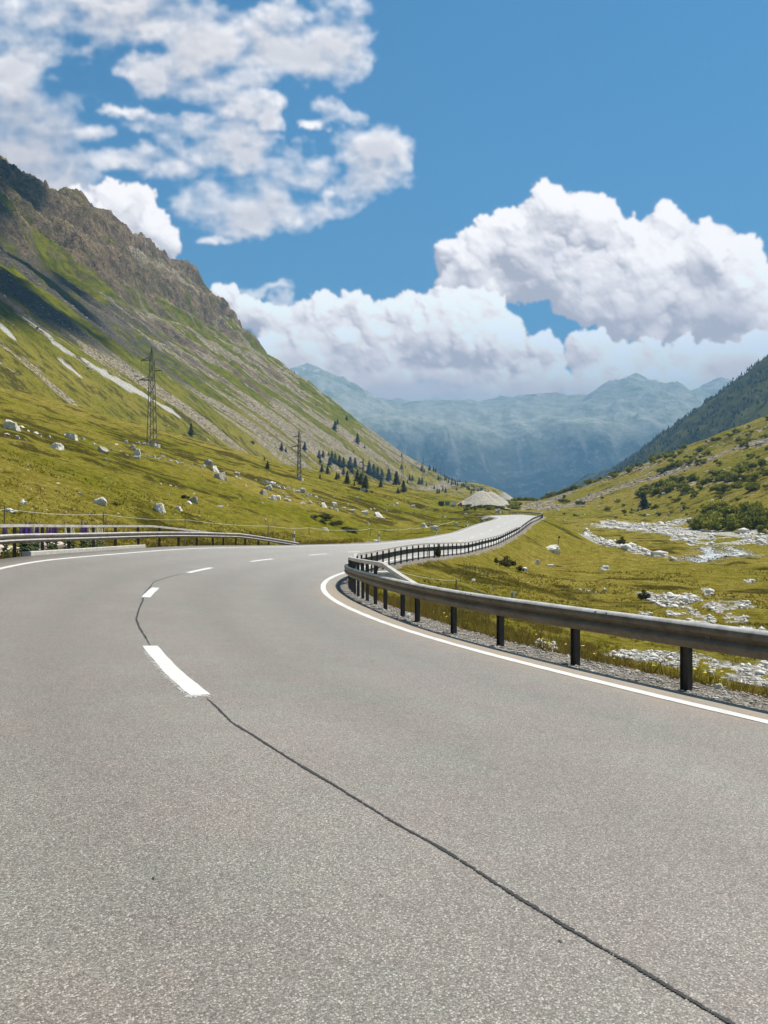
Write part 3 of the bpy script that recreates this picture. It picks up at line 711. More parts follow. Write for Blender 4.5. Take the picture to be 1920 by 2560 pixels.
def boulder(px, py, w, h, label, group, kind='p', var=None, loc=None):
    p = loc if loc is not None else ray(px, py)
    d = p.y; k = random.randrange(9) if var is None else var
    o = bpy.data.objects.new('boulder', ROCKS[kind][k % len(ROCKS[kind])]); COL.objects.link(o)
    W = w / F * d; H = max(h / F * d * 1.02, W * .20)
    o.location = (p.x, p.y + W * .25, min(p.z, tz(p.x, p.y + W * .25)) - H * .10); o.scale = (W, W * random.uniform(.75, 1.1), H); o.rotation_euler = (0, 0, random.choice([0, 3.14159]) + random.uniform(-.5, .5))
    tag(o, label, 'boulder', group); return o
main_rocks = [
    (20, 1071, 44, 26, 'large white boulder at the left edge of the meadow, highest of the left boulders', 'p'),
    (176, 1097, 40, 18, 'long white boulder sloping to the right in the upper left meadow', 'p'),
    (140, 1122, 28, 18, 'white pointed boulder standing alone in the brown upper meadow left of the grey cracked boulder', 'p'),
    (252, 1131, 35, 20, 'squat grey brown boulder with dark cracks below the lattice pylon', 'd'),
    (340, 1137, 28, 18, 'white boulder below a grey one just left of the tall pylon foot', 'p'),
    (329, 1121, 20, 12, 'grey boulder perched above the white one near the tall pylon', 'd'),
    (342, 1147, 25, 10, 'flat white slab at the bottom of the boulder group left of the tall pylon', 'p'),
    (248, 1261, 33, 21, 'humped white boulder in the lower left meadow above the white fence tape', 'p'),
    (56, 1260, 21, 11, 'small white wedge shaped boulder above the left fence post', 'p'),
    (22, 1279, 37, 10, 'flat white boulder behind the leftmost fence post', 'p'),
    (396, 1278, 37, 23, 'white topped boulder with a black shaded underside in the lower meadow', 'p'),
    (444, 1274, 23, 9, 'flat pale slab right of the boulder with the black underside', 'p'),
    (482, 1256, 25, 17, 'round grey boulder leaning right in the middle of the meadow', 'd'),
    (472, 1259, 18, 8, 'small white boulder in front of the round grey boulder', 'p'),
    (519, 1163, 25, 17, 'dark faced boulder at the top of the stacked boulder group', 'd'),
    (536, 1180, 31, 18, 'pale boulder in the middle of the stacked boulder group', 'p'),
    (548, 1198, 35, 22, 'large jagged boulder at the foot of the stacked boulder group', 'd'),
    (659, 1237, 28, 16, 'grey boulder with a dark left face above the white pair', 'd'),
    (682, 1250, 21, 15, 'white upright boulder, left of a touching white pair', 'p'),
    (695, 1248, 17, 11, 'white boulder, right of a touching white pair', 'p'),
    (756, 1232, 19, 15, 'dark brown boulder standing up among the white rubble', 'd'),
    (809, 1268, 23, 14, 'white boulder at the left of a tight cluster above the dark shrub patch', 'p'),
    (834, 1265, 23, 11, 'broad white boulder at the back of the tight cluster above the dark shrub patch', 'p'),
    (912, 1286, 21, 12, 'squarish pale boulder left of a long flat boulder', 'p'),
    (944, 1292, 37, 14, 'long flat pale boulder with a low peak above the roadside fence', 'p'),
    (811, 1325, 25, 7, 'smooth flat white boulder just behind the roadside fence', 'p'),
    (1060, 1319, 25, 13, 'bright white boulder, left of two behind a roadside marker post', 'p'),
    (1086, 1323, 23, 11, 'white slab, right of two behind a roadside marker post', 'p'),
    (940, 1355, 15, 7, 'pale stone lying at the foot of a roadside marker post', 'p'),
    (1033, 1269, 14, 9, 'solitary white boulder on the far meadow left of the gravel heaps', 'p'),
    (1243, 1282, 24, 12, 'dark grey boulder at the far end of the road', 'd'),
]
right_rocks = [
    (1384, 1381, 40, 22, 'white peaked boulder beside a thin rusty stake', 'p'),
    (1343, 1409, 15, 13, 'white upright heart shaped stone in the right meadow', 'p'),
    (1313, 1428, 20, 11, 'white elongated stone tilted to the right in the right meadow', 'p'),
    (1378, 1416, 19, 6, 'low flat white stone in the right meadow below the peaked boulder', 'p'),
    (1515, 1425, 29, 13, 'low humped white boulder alone in the middle of the right meadow', 'p'),
    (1184, 1456, 10, 11, 'small white upright stone below the tall weeds', 'p'),
    (1372, 1278, 9, 7, 'round white stone on the far right meadow', 'p'),
    (1021, 1544, 13, 14, 'pale rounded rock behind the posts of the near guardrail', 'p'),
    (1800, 1722, 28, 13, 'low pale rock at the edge of the gravel verge', 'p'),
]
for (px, py, w, h, lb, kd) in main_rocks: boulder(px, py, w, h, lb, GB_L, kd)
for (px, py, w, h, lb, kd) in right_rocks: boulder(px, py, w, h, lb, GB_R, kd)
small = [(41, 1095, 13, 8), (120, 1093, 17, 5), (207, 1099, 11, 10), (234, 1111, 17, 5), (312, 1108, 16, 9), (263, 1147, 8, 4), (197, 1235, 16, 6), (359, 1113, 14, 8), (344, 1109, 14, 6), (388, 1118, 12, 7), (370, 1143, 20, 6), (385, 1144, 9, 7), (394, 1149, 9, 5), (400, 1148, 7, 6), (419, 1152, 13, 6), (428, 1155, 8, 6), (441, 1158, 12, 8), (455, 1161, 14, 6), (480, 1163, 8, 5), (475, 1174, 9, 4), (503, 1171, 10, 5), (509, 1165, 9, 5), (564, 1201, 18, 9), (590, 1186, 20, 9), (590, 1194, 8, 5), (599, 1198, 11, 4), (406, 1141, 15, 5), (548, 1267, 18, 5), (463, 1235, 6, 3),
         (637, 1202, 9, 6), (664, 1207, 22, 8), (681, 1211, 20, 9), (670, 1223, 22, 14), (672, 1248, 11, 6), (717, 1252, 20, 7), (718, 1244, 17, 6), (705, 1232, 9, 4), (690, 1218, 12, 8), (698, 1219, 10, 6), (709, 1221, 11, 7), (720, 1221, 11, 5), (733, 1229, 10, 8), (745, 1232, 16, 8), (765, 1241, 13, 7), (774, 1237, 12, 5), (790, 1245, 10, 7), (773, 1259, 16, 8), (755, 1259, 18, 5), (802, 1251, 13, 4), (826, 1272, 14, 7), (840, 1276, 12, 6), (797, 1263, 8, 6), (859, 1272, 12, 5), (870, 1262, 7, 4), (881, 1279, 18, 7), (927, 1274, 7, 4), (783, 1296, 11, 9), (893, 1246, 9, 5), (664, 1303, 8, 7), (684, 1302, 6, 6), (921, 1313, 7, 9), (970, 1263, 9, 5), (985, 1264, 10, 5), (993, 1263, 9, 8), (965, 1277, 8, 5), (1057, 1280, 7, 4), (1066, 1266, 9, 4), (1074, 1309, 9, 6), (1140, 1312, 14, 8), (1163, 1287, 11, 5), (1111, 1292, 12, 4), (1167, 1313, 9, 5), (62, 1100, 9, 4), (88, 1084, 12, 6), (100, 1092, 8, 4), (160, 1088, 9, 4), (290, 1112, 10, 4), (275, 1120, 9, 5), (278, 1126, 8, 5), (300, 1130, 12, 4), (316, 1138, 10, 4), (30, 1062, 10, 5), (52, 1068, 12, 5), (70, 1078, 10, 4), (15, 1086, 14, 4)]
for (px, py, w, h) in small: boulder(px, py, w, h, 'small pale granite stone lying among the scattered rocks of the left meadow', GB_L, random.choice('pppd'))
rs_ = [(1236, 1471, 8, 6), (1228, 1497, 12, 7), (1238, 1498, 8, 8), (1220, 1492, 7, 5), (1268, 1272, 10, 7), (1452, 1476, 12, 5), (1470, 1480, 14, 5), (1490, 1484, 10, 5), (1512, 1476, 11, 7), (1620, 1291, 12, 6), (1640, 1285, 10, 7), (1411, 1302, 7, 5), (1780, 1272, 12, 6), (1660, 1236, 12, 6), (1422, 1281, 8, 4)]
for (px, py, w, h) in rs_: boulder(px, py, w, h, 'small white stone lying in the grass of the right meadow', GB_R)
for _ in range(70):
    if random.random() < .6: px, py = random.uniform(0, 1080), 0; py = random.uniform(1150 + .10 * px, 1280 + .03 * px) 
    else: px, py = random.uniform(1380, 1915), random.uniform(1240, 1330)
    lf = px < 1100
    boulder(px, py, random.uniform(4, 8), random.uniform(2, 4), 'small pale granite stone lying among the scattered rocks of the left meadow' if lf else 'small white stone lying in the grass of the right meadow', GB_L if lf else GB_R)
# pink slab under the left guardrail
def beside(side, px, extra, s0=-5, s1=60):
    ss = np.arange(s0, s1, .1); P = road_at(ss, rail_off(ss, side, extra), 0, False); m = P[:, 1] > 3
    u = CX + F * P[m, 0] / P[m, 1]; i = int(np.argmin(np.abs(u - px))); q = P[m][i]
    return Vector((q[0], q[1], tz(q[0], q[1])))
for px, e, sc_, k in ((40, 2.6, (4.6, 2.4, 1.0), 0), (118, 3.4, (2.6, 1.6, .95), 1)):
    p = beside(-1, px, e)
    o = bpy.data.objects.new('rock_slab', ROCKS['k'][k]); COL.objects.link(o); o.location = (p.x, p.y, p.z - .25); o.scale = sc_; o.rotation_euler = (0, .12, .5)
    tag(o, ('broad pinkish granite slab under the left guardrail at the picture edge', 'smaller pale pink granite slab beside the kerb end under the left guardrail')[k], 'rock', None)

# loose river stones, scree stones and verge pebbles: uncountable
def stone_field(name, pos, size, mat, kind='stuff'):
    n = len(pos); bm = bmesh.new(); bmesh.ops.create_icosphere(bm, subdivisions=1, radius=.5)
    B = np.array([v.co[:] for v in bm.verts]); Fb = np.array([[v.index for v in f.verts] for f in bm.faces]); bm.free()
    m = len(B)
    jit = 1 + rng.normal(0, .16, (n, m, 1)); a = rng.random(n) * 6.283; ca, sa = np.cos(a)[:, None], np.sin(a)[:, None]
    sc = size[:, None] * np.stack([rng.uniform(.8, 1.4, n), rng.uniform(.7, 1.1, n), rng.uniform(.45, .85, n)], 1)
    q = B[None] * jit * sc[:, None]
    V = np.stack([q[..., 0] * ca - q[..., 1] * sa, q[..., 0] * sa + q[..., 1] * ca, q[..., 2]], -1) + pos[:, None]
    Fq = (Fb[None] + (np.arange(n) * m)[:, None, None]).reshape(-1, 3)
    o = mesh_obj(name, V.reshape(-1, 3), Fq, mat); tag(o, kind=kind); return o
def sample_poly(P, n):
    lo, hi = P.min(0), P.max(0); out = np.zeros((0, 2))
    while len(out) < n:
        q = rng.uniform(lo, hi, (n * 3, 2)); out = np.concatenate([out, q[in_poly(P, q[:, 0], q[:, 1])]])
    return out[:n]
pts = []; szs = []
for k, P in enumerate(gravel_w):
    A = .5 * abs(np.sum(P[:, 0] * np.roll(P[:, 1], 1) - P[:, 1] * np.roll(P[:, 0], 1))); d = np.hypot(*P.mean(0))
    base = np.clip(d * .0021, .07, .34)
    n = int(np.clip(A / (base * base * 4.0), 40, 4200)); q = sample_poly(P, n); pts.append(q); szs.append(base * np.exp(rng.normal(0, .6, n)))
pts = np.concatenate(pts); szs = np.concatenate(szs)
kk_ = fbm(pts[:, 0] / np.clip(np.hypot(*pts.T) * .035, .6, 7), pts[:, 1] / np.clip(np.hypot(*pts.T) * .035, .6, 7), 3, 147) > -.16; pts, szs = pts[kk_], szs[kk_]
stone_field('river_stones', np.column_stack([pts, terrain(pts[:, 0], pts[:, 1]) + szs * .1]), szs, granite_material('white_river_stone', (.50, .465, .40), (.80, .755, .67), (.28, .245, .19)))
# scree blocks along the foot of the left slope and the right-hand scree
cand = rng.integers(0, len(X), 400000)
w_ = scree[cand] * (dcam[cand] < 620) * (dcam[cand] > 60); kp_ = cand[rng.random(len(cand)) < w_ * .10][:16000]
pp = np.stack([X[kp_], Y[kp_], Z[kp_]], 1) + rng.normal(0, .4, (len(kp_), 3)) * np.array([1, 1, 0])
stone_field('scree_stones', pp, np.clip(dcam[kp_] * .0022 * np.exp(rng.normal(0, .5, len(kp_))), .25, 2.2), granite_material('scree_stone', (.22, .20, .165), (.46, .425, .36), (.15, .135, .11)))
n = 14000; s_ = rng.uniform(-6, 34, n); e_ = rng.uniform(.0, 1.05, n)
tpv_ = np.interp(s_, S, tap); q = road_at(s_, WR * tpv_ + AR + e_, 0, False)
stone_field('verge_gravel', np.column_stack([q[:, 0], q[:, 1], terrain(q[:, 0], q[:, 1]) + .004]), np.clip(.022 * np.exp(rng.normal(0, .45, n)), .008, .08), granite_material('verge_stone', (.26, .235, .20), (.55, .51, .46), (.20, .18, .15)))

sq = np.concatenate([np.repeat(np.vstack([stream_w, stream_w[:1]])[:-1] * (1 - f_) + np.roll(stream_w, -1, 0) * f_, 22, 0) for f_ in (.0, .25, .5, .75)]); sq = sq + rng.normal(0, 1, sq.shape) * np.array([.55, 1.3]); sz_ = .16 * np.exp(rng.normal(0, .5, len(sq)))
stone_field('stream_stones', np.column_stack([sq, terrain(sq[:, 0], sq[:, 1]) + .02]), sz_, granite_material('stream_stone', (.30, .275, .23), (.62, .58, .50), (.15, .13, .10)))
# stream water
st = np.concatenate([[stream_w.mean(0)], stream_w]); zs = float(np.median(terrain(stream_w[:, 0], stream_w[:, 1]))) - .05
m, N, bs, out = new_mat('stream_water'); P_ = N.n('ShaderNodeNewGeometry').outputs['Position']
N.link(N.mix(N.rng(N.noise(P_, .8, 4, .7), .4, .62), (.26, .28, .27), (.66, .66, .63)), bs.inputs['Base Color']); bs.inputs['Roughness'].default_value = .3; bs.inputs['Specular IOR Level'].default_value = .5
bump(N, bs, N.noise(P_, 2.6, 4, .65), .8, .25)
bm = bmesh.new(); 
ring = []
for i in range(len(stream_w)):
    for t_ in np.linspace(0, 1, 9)[:-1]: ring.append(stream_w[i] * (1 - t_) + stream_w[(i + 1) % len(stream_w)] * t_)
ring = np.array(ring); jx = 1.1 * fbm(ring[:, 0] / 2.6, ring[:, 1] / 2.6, 4, 401); jy = 2.4 * fbm(ring[:, 0] / 2.6, ring[:, 1] / 2.6, 4, 403); ring = ring + np.stack([jx, jy], 1)
vs = [bm.verts.new((a, b, tz(a, b) + .01)) for a, b in ring]; f = bm.faces.new(vs); bmesh.ops.triangulate(bm, faces=[f]); me = bpy.data.meshes.new('stream'); bm.to_mesh(me); bm.free(); me.materials.append(m)
so_ = bpy.data.objects.new('stream', me); COL.objects.link(so_); tag(so_, kind='structure')

# ------------------------------------------------------------------ grass
def leaf_material(name, attr='tone', rough=.8, trans=.25):
    m, N, bs, out = new_mat(name)
    c = N.n('ShaderNodeVertexColor', layer_name=attr).outputs[0]
    N.link(c, bs.inputs['Base Color']); bs.inputs['Roughness'].default_value = rough; bs.inputs['Specular IOR Level'].default_value = .15
    tr = N.n('ShaderNodeBsdfTranslucent', {'Color': c}); ms = N.n('ShaderNodeMixShader', {0: trans}); N.link(bs.outputs[0], ms.inputs[1]); N.link(tr.outputs[0], ms.inputs[2]); N.link(ms.outputs[0], out.inputs[0])
    return m
LEAF = leaf_material('leaf')
def grass_field(name, pos, height, blades, width, colA, colB):
    n = len(pos); k = blades
    a = rng.random((n, k)) * 6.283; rad = height[:, None] * rng.uniform(.05, .45, (n, k))
    bx = pos[:, None, 0] + np.cos(a) * rad * .5; by = pos[:, None, 1] + np.sin(a) * rad * .5; bz = np.repeat(pos[:, 2:3], k, 1) - .02
    h = height[:, None] * rng.uniform(.55, 1.15, (n, k)); lean = rng.uniform(.1, .7, (n, k)) * h
    t = rng.random((n, k)) * 6.283; wx = np.cos(t) * width[:, None] * .5; wy = np.sin(t) * width[:, None] * .5
    p0 = np.stack([bx - wx, by - wy, bz], -1); p1 = np.stack([bx + wx, by + wy, bz], -1)
    p2 = np.stack([bx + np.cos(a) * lean, by + np.sin(a) * lean, bz + h], -1)
    V = np.stack([p0, p1, p2], 2).reshape(-1, 3); Fq = np.arange(len(V)).reshape(-1, 3)
    o = mesh_obj(name, V, Fq, LEAF)
    f = np.clip(rng.normal(.5, .28, (n, 1, 1)) + rng.normal(0, .12, (n, k, 1)), 0, 1)
    c = np.array(colA)[None, None] * (1 - f) + np.array(colB)[None, None] * f
    c = np.repeat(c.reshape(-1, 3), 3, 0); setattr_col(o.data, 'tone', c[:, 0], c[:, 1], c[:, 2]); tag(o, kind='stuff'); return o
def off_pts(n, s0, s1, side, e0, e1, power=1.0):
    s_ = rng.uniform(s0, s1, n); e_ = e0 + (e1 - e0) * rng.random(n) ** power; tp = np.interp(s_, S, tap)
    o = (WR * tp + AR + e_) if side > 0 else -(WL * tp + AL + e_)
    q = road_at(s_, o, 0, False); return np.column_stack([q[:, 0], q[:, 1], terrain(q[:, 0], q[:, 1])])
G1, G2 = (.10, .088, .010), (.260, .195, .040)
def keep_free(P):
    k = np.ones(len(P), bool)
    for g_ in gravel_w: k &= ~in_poly(g_, P[:, 0], P[:, 1])
    k &= fbm(P[:, 0] / 1.7, P[:, 1] / 1.7, 3, 201) > -.22
    return P[k]
pv = keep_free(off_pts(20000, -6, 34, 1, .95, 9.0, 1.5)); grass_field('grass', pv, rng.uniform(.10, .32, len(pv)), 7, rng.uniform(.008, .016, len(pv)), G1, (.33, .225, .06))
pv = keep_free(off_pts(9000, 5, 75, -1, .35, 9.0, 1.3)); grass_field('grass', pv, rng.uniform(.12, .40, len(pv)), 6, rng.uniform(.012, .03, len(pv)), (.10, .085, .010), (.29, .19, .035))
# tussocks over the meadows on both sides
q = np.column_stack([rng.uniform(-45, 45, 60000), rng.uniform(14, 75, 60000)])
q = q[(np.abs(q[:, 0]) < q[:, 1] * .56 + 3)]
s_, o_, _ = nearest_road(q[:, 0], q[:, 1]); tp = np.interp(s_, S, tap)
q = q[((o_ > WR * tp + 3.5) | (o_ < -(WL * tp + 3.0)))]; q = q[rng.random(len(q)) < np.clip(28 / np.hypot(q[:, 0], q[:, 1]), .12, 1)]
q = q[~in_poly(stream_w, q[:, 0], q[:, 1])]
for g_ in gravel_w: q = q[~in_poly(g_, q[:, 0], q[:, 1])]
q = q[fbm(q[:, 0] / 4, q[:, 1] / 4, 3, 211) > -.1]
pt = np.column_stack([q, terrain(q[:, 0], q[:, 1])]); d_ = np.hypot(pt[:, 0], pt[:, 1])
grass_field('grass', pt, rng.uniform(.10, .26, len(pt)) * .8, 6, np.clip(d_ * .0008, .012, .06), (.11, .095, .010), (.30, .225, .04))
# yellow and white flower heads in the verge
pf = off_pts(420, 2, 20, 1, 1.2, 6, 1.2); pf = pf[fbm(pf[:, 0] / 1.5, pf[:, 1] / 1.5, 2, 221) > .0]
fm = simple_mat('yellow_petals', (.65, .50, .07), .7, 0, .2, 40)
b = MB()
for p in pf:
    h = random.uniform(.15, .35); rr_ = random.uniform(.015, .032)
    b.add([(p[0] + rr_ * math.cos(a), p[1] + rr_ * math.sin(a), p[2] + h) for a in np.linspace(0, 5.2, 6)] + [(p[0], p[1], p[2] + h + .012)], [(i, (i + 1) % 6, 6) for i in range(6)])
tag(b.build('wildflowers', fm), kind='stuff')

# ------------------------------------------------------------------ shrubs and trees
def set_tone(o, c): setattr_col(o.data, 'tone', c[:, 0], c[:, 1], c[:, 2])
def leaf_cloud(n, centers, radii, size, colA, colB, squash=.8, up=0.0):
    """small leaf faces spread through clump volumes"""
    k = rng.integers(0, len(centers), n); d = rng.normal(0, 1, (n, 3)); d /= np.linalg.norm(d, axis=1)[:, None]
    rad = rng.random(n) ** (1 / 2.2); p = centers[k] + d * (radii[k] * rad)[:, None] * np.array([1, 1, squash])
    a = rng.normal(0, 1, (n, 3)); a /= np.linalg.norm(a, axis=1)[:, None]; b_ = np.cross(a, rng.normal(0, 1, (n, 3))); b_ /= np.linalg.norm(b_, axis=1)[:, None] + 1e-9
    s_ = size * rng.uniform(.6, 1.4, n)[:, None]
    V = np.stack([p - a * s_, p + b_ * s_ * .55, p + a * s_ + np.array([0, 0, up]) * s_, p - b_ * s_ * .55], 1)
    f = np.clip(rng.normal(.45, .28, (n, 1)) + .25 * rng.normal(0, 1, len(centers))[k][:, None], 0, 1); c = np.array(colA) * (1 - f) + np.array(colB) * f
    return V.reshape(-1, 3), np.arange(n * 4).reshape(-1, 4), np.repeat(c, 4, 0)
def shrub_proto(i, colA, colB, n=900):
    m = 9; ang = rng.random(m) * 6.283; rd = rng.random(m) ** .5 * .36
    ce = np.stack([np.cos(ang) * rd, np.sin(ang) * rd, rng.uniform(.18, .62, m) * (1 - rd)], 1); ra = rng.uniform(.14, .27, m)
    V, Fq, c = leaf_cloud(n, ce, ra, .055, colA, colB, .85, .3)
    o = mesh_obj('shrub', V, Fq, LEAF, None, False, False); set_tone(o, c); return o.data
SHRUBS = [shrub_proto(i, (.11, .125, .012), (.40, .375, .04)) for i in range(5)]
DSHRUBS = [shrub_proto(i, (.032, .036, .008), (.125, .115, .022), 800) for i in range(3)]
def shrub(px, py, w, h, label, group, proto=None, name='shrub', loc=None):
    p = loc if loc is not None else ray(px, py); d = p.y
    o = bpy.data.objects.new(name, proto or random.choice(SHRUBS)); COL.objects.link(o)
    W = w / F * d; H = h / F * d
    o.location = (p.x, p.y, p.z - .05 * H); o.scale = (W, W, H / .72); o.rotation_euler = (0, 0, random.uniform(0, 6.28)); tag(o, label, 'shrub', group); return o
gS = 'dwarf shrubs on the right hillside'
for i in range(78):
    t = random.random(); px = 1215 + t * 500; py = 1271 - t * 148 + random.uniform(-4, 12 + 10 * t); w = random.uniform(12, 26)
    shrub(px, py, w, w * random.uniform(.5, .8), 'green shrub in the dense band along the crest above the pale right hand scree', gS)
for i in range(62):
    px = random.uniform(1600, 1930); py = random.uniform(1300 - .093 * (px - 400) , 1325 - .066 * px + 20) if False else random.uniform(1235 - .22 * (px - 1600) - 12, 1240 - .05 * (px - 1600))
    w = random.uniform(20, 42); shrub(px, py, w, w * random.uniform(.5, .75), 'dark green shrub in the thicket between the two pale scree tongues', gS)
for i in range(34):
    px = random.uniform(1735, 1935); py = 1338 - .12 * abs(px - 1900) * .6 - random.random() ** 1.4 * 75 * np.clip((px - 1700) / 120, .25, 1); w = random.uniform(38, 66)
    shrub(px, py, w, w * random.uniform(.55, .8), 'leafy green shrub in the large thicket above the white river gravel at the right edge', gS)
for i in range(52):
    px = random.uniform(1400, 1920); py = random.uniform(1236, 1300) - .05 * (px - 1500); w = random.uniform(8, 22)
    shrub(px, py, w, w * random.uniform(.45, .7), 'small dark shrub scattered over the grassy lower right hillside', gS)
for i in range(60):
    px = random.uniform(1640, 1925); py = random.uniform(1050 + .62 * (1920 - px) - 30, 1165 + .02 * (1920 - px)); py = max(py, 1300 - .405 * (px - 1300)); w = random.uniform(10, 26)
    shrub(px, py, w, w * random.uniform(.45, .7), 'small shrub on the grassy upper right hillside below the dark forest', gS)
for i in range(22):
    px = random.uniform(1165, 1300); py = 1272 + random.uniform(-3, 5) - .03 * (px - 1165); w = random.uniform(16, 28)
    shrub(px, py, w, w * random.uniform(.4, .6), 'low green shrub in the hedge in front of the gravel heaps', gS)
for (px, py, w, h, lb) in ((1553, 1362, 27, 24, 'round dark bush alone on the grassy bank left of the stream'), (1268, 1418, 46, 32, 'dark leafy bush beside a small white stone in the right meadow'), (1242, 1408, 18, 18, 'small dark bush just left of the leafy bush in the right meadow'), (1300, 1430, 24, 18, 'low dark bush under the leafy bush in the right meadow'), (1095, 1394, 20, 40, 'pale green leafy plant growing up against the long guardrail'),
                            (1305, 1512, 60, 14, 'flat dark heather patch behind the wooden post with a bracket'), (1610, 1500, 34, 30, 'dark bush at the left end of the white gravel patch'), (290, 1263, 26, 9, 'dark low shrub right of the humped white boulder'), (463, 1247, 24, 14, 'dark shrub behind the round grey boulder'), (630, 1109, 13, 10, 'small round dark bush on the pale scree above the meadow'), (1200, 1266, 12, 9, 'round dark bush left of the gravel heap')):
    shrub(px, py, w, h, lb, None, random.choice(DSHRUBS))
for i in range(16):
    t = random.random(); px = 770 + t * 110 + random.uniform(-12, 12); py = 1285 + t * 40 + random.uniform(-8, 8)
    shrub(px, py, random.uniform(26, 44), random.uniform(7, 12), 'low dark heather bush in the big shrub patch behind the roadside fence', 'heather bushes behind the roadside fence', random.choice(DSHRUBS))
# tall weeds in the right meadow
def weed(px, py, h):
    p = ray(px, py); H = h / F * p.y; b = MB(); b.tube([(0, 0, 0), (.02, .01, H * .5), (.03, .0, H)], [.012, .010, .004], 5)
    for i in range(26):
        z = H * (.3 + .68 * i / 26); a = i * 2.4; r_ = .10 * (1.15 - i / 26); c, s_ = math.cos(a), math.sin(a)
        b.add([(0, 0, z), (c * r_ - s_ * .02, s_ * r_ + c * .02, z + .03), (c * r_ * 1.5, s_ * r_ * 1.5, z - .01), (c * r_ + s_ * .02, s_ * r_ - c * .02, z + .03)], [(0, 1, 2, 3)])
    o = b.build('weed', WEED); o.location = p; tag(o, 'tall dark green weed stalk in the clump standing in the right meadow', 'plant', 'tall weeds in the right meadow')
WEED = simple_mat('dark_weed', (.055, .062, .018), .8, 0, .3, 6)
for i in range(11): weed(1162 + i * 5.5 + random.uniform(-3, 3), 1432 + i * 1.6 + random.uniform(-3, 3), random.uniform(20, 34) * (1 if i < 5 else .7))

CONE_M = leaf_material('conifer_needles', 'tone', .85, .1)
BARK = simple_mat('bark', (.07, .055, .042), .95, 0, .3, 4)
def conifer_proto(seed, broad, colA, colB):
    r = np.random.default_rng(seed); V = []; C = []; n = 0
    for i in range(30):
        z = .10 + .88 * (i / 30) ** .95; R_ = broad * (1 - z) ** .8 * r.uniform(.75, 1.15) + .012
        m = max(5, int(15 * (1 - z) + 5))
        for j in range(m):
            a = r.random() * 6.283; ca, sa = math.cos(a), math.sin(a); L = R_ * r.uniform(.55, 1.15)
            for q in range(3):
                l0 = L * (.15 + .28 * q); l1 = L * (.5 + .28 * q); w_ = .030 * r.uniform(.7, 1.4); dz = -.05 * l1 / max(R_, .03) + r.uniform(-.012, .012)
                V += [(ca * l0, sa * l0, z), (ca * (l0 + l1) / 2 - sa * w_, sa * (l0 + l1) / 2 + ca * w_, z + dz * .4 + .008), (ca * l1, sa * l1, z + dz), (ca * (l0 + l1) / 2 + sa * w_, sa * (l0 + l1) / 2 - ca * w_, z + dz * .4 - .006)]
                f = min(1, max(0, r.normal(.4, .25))); C += [[x * (1 - f) + y * f for x, y in zip(colA, colB)]] * 4
    o = mesh_obj('crown', V, np.arange(len(V)).reshape(-1, 4), CONE_M, None, False, False); set_tone(o, np.array(C)); return o.data
CROWNS = [conifer_proto(1, .24, (.010, .020, .008), (.040, .055, .016)), conifer_proto(2, .20, (.010, .018, .008), (.045, .058, .018)), conifer_proto(3, .29, (.012, .024, .008), (.05, .068, .018)), conifer_proto(4, .25, (.026, .046, .010), (.080, .100, .024))]
RED = conifer_proto(5, .24, (.05, .028, .012), (.10, .055, .022))
b = MB(); b.tube([(0, 0, -.06), (0, 0, .5), (0, 0, .97)], [.022, .014, .003], 7); TRUNK = mesh_obj('trunk', b.V, b.F, BARK, None, False, False).data
def conifer(px, py, h, label, group='conifers on the left hillside', crown=None, wide=1.0):
    p = ray(px, py); H = h / F * p.y * 1.04
    root = empty('conifer', p, random.uniform(0, 6.28)); root.scale = (H * wide * 1.35, H * wide * 1.35, H); tag(root, label, 'tree', group)
    for nm, me in (('trunk', TRUNK), ('crown', crown or random.choice(CROWNS[:3]))):
        c = bpy.data.objects.new(nm, me); COL.objects.link(c); c.parent = root
    return root
conifer(478, 1089, 31, 'solitary dark conifer on the green slope right of the tall pylon')
conifer(669, 1172, 20, 'dark conifer at the upper meadow edge left of the second pylon'); conifer(661, 1151, 9, 'tiny dark conifer just above the one at the meadow edge')
conifer(704, 1126, 21, 'larger of two conifers on the scree left of the second pylon'); conifer(715, 1130, 13, 'smaller of two conifers on the scree left of the second pylon'); conifer(762, 1126, 22, 'conifer on the scree just right of the second pylon')
conifer(838, 1074, 22, 'larger of two dark conifers high on the slope near the skyline'); conifer(844, 1061, 15, 'smaller of two dark conifers high on the slope near the skyline'); conifer(867, 1051, 13, 'single conifer standing up on the left skyline'); conifer(894, 1107, 24, 'lone dark conifer below the skyline above the grove')
conifer(800, 1197, 12, 'small rusty brown conifer at the foot of the scree', crown=RED); conifer(915, 1226, 37, 'tallest conifer at the meadow edge behind the third pylon', crown=CROWNS[3]); conifer(868, 1210, 33, 'broad dark conifer at the front of the grove'); conifer(991, 1214, 37, 'broad dark conifer in front of the fourth pylon', wide=1.15); conifer(1009, 1232, 31, 'dark conifer at the meadow edge below the fourth pylon')
for (x, y, h, k) in [(798, 1146, 20, 0), (808, 1143, 17, 0), (801, 1157, 12, 0), (822, 1139, 10, 0), (824, 1165, 22, 0), (830, 1154, 27, 3), (838, 1158, 25, 3), (849, 1166, 28, 0), (859, 1170, 28, 0), (876, 1172, 30, 0), (888, 1170, 26, 0), (881, 1183, 15, 3), (805, 1181, 21, 3), (819, 1186, 22, 3), (842, 1199, 18, 3), (847, 1198, 16, 3), (859, 1187, 17, 0), (886, 1214, 11, 0), (894, 1204, 30, 3), (903, 1212, 30, 3), (923, 1185, 34, 0), (934, 1188, 28, 0), (944, 1195, 28, 0), (955, 1199, 26, 0), (972, 1204, 33, 0), (952, 1219, 20, 0), (995, 1234, 15, 0)]:
    conifer(x, y, h, 'conifer in the grove on the scree between the second and fourth pylons', crown=CROWNS[3] if k else None, wide=1.1)
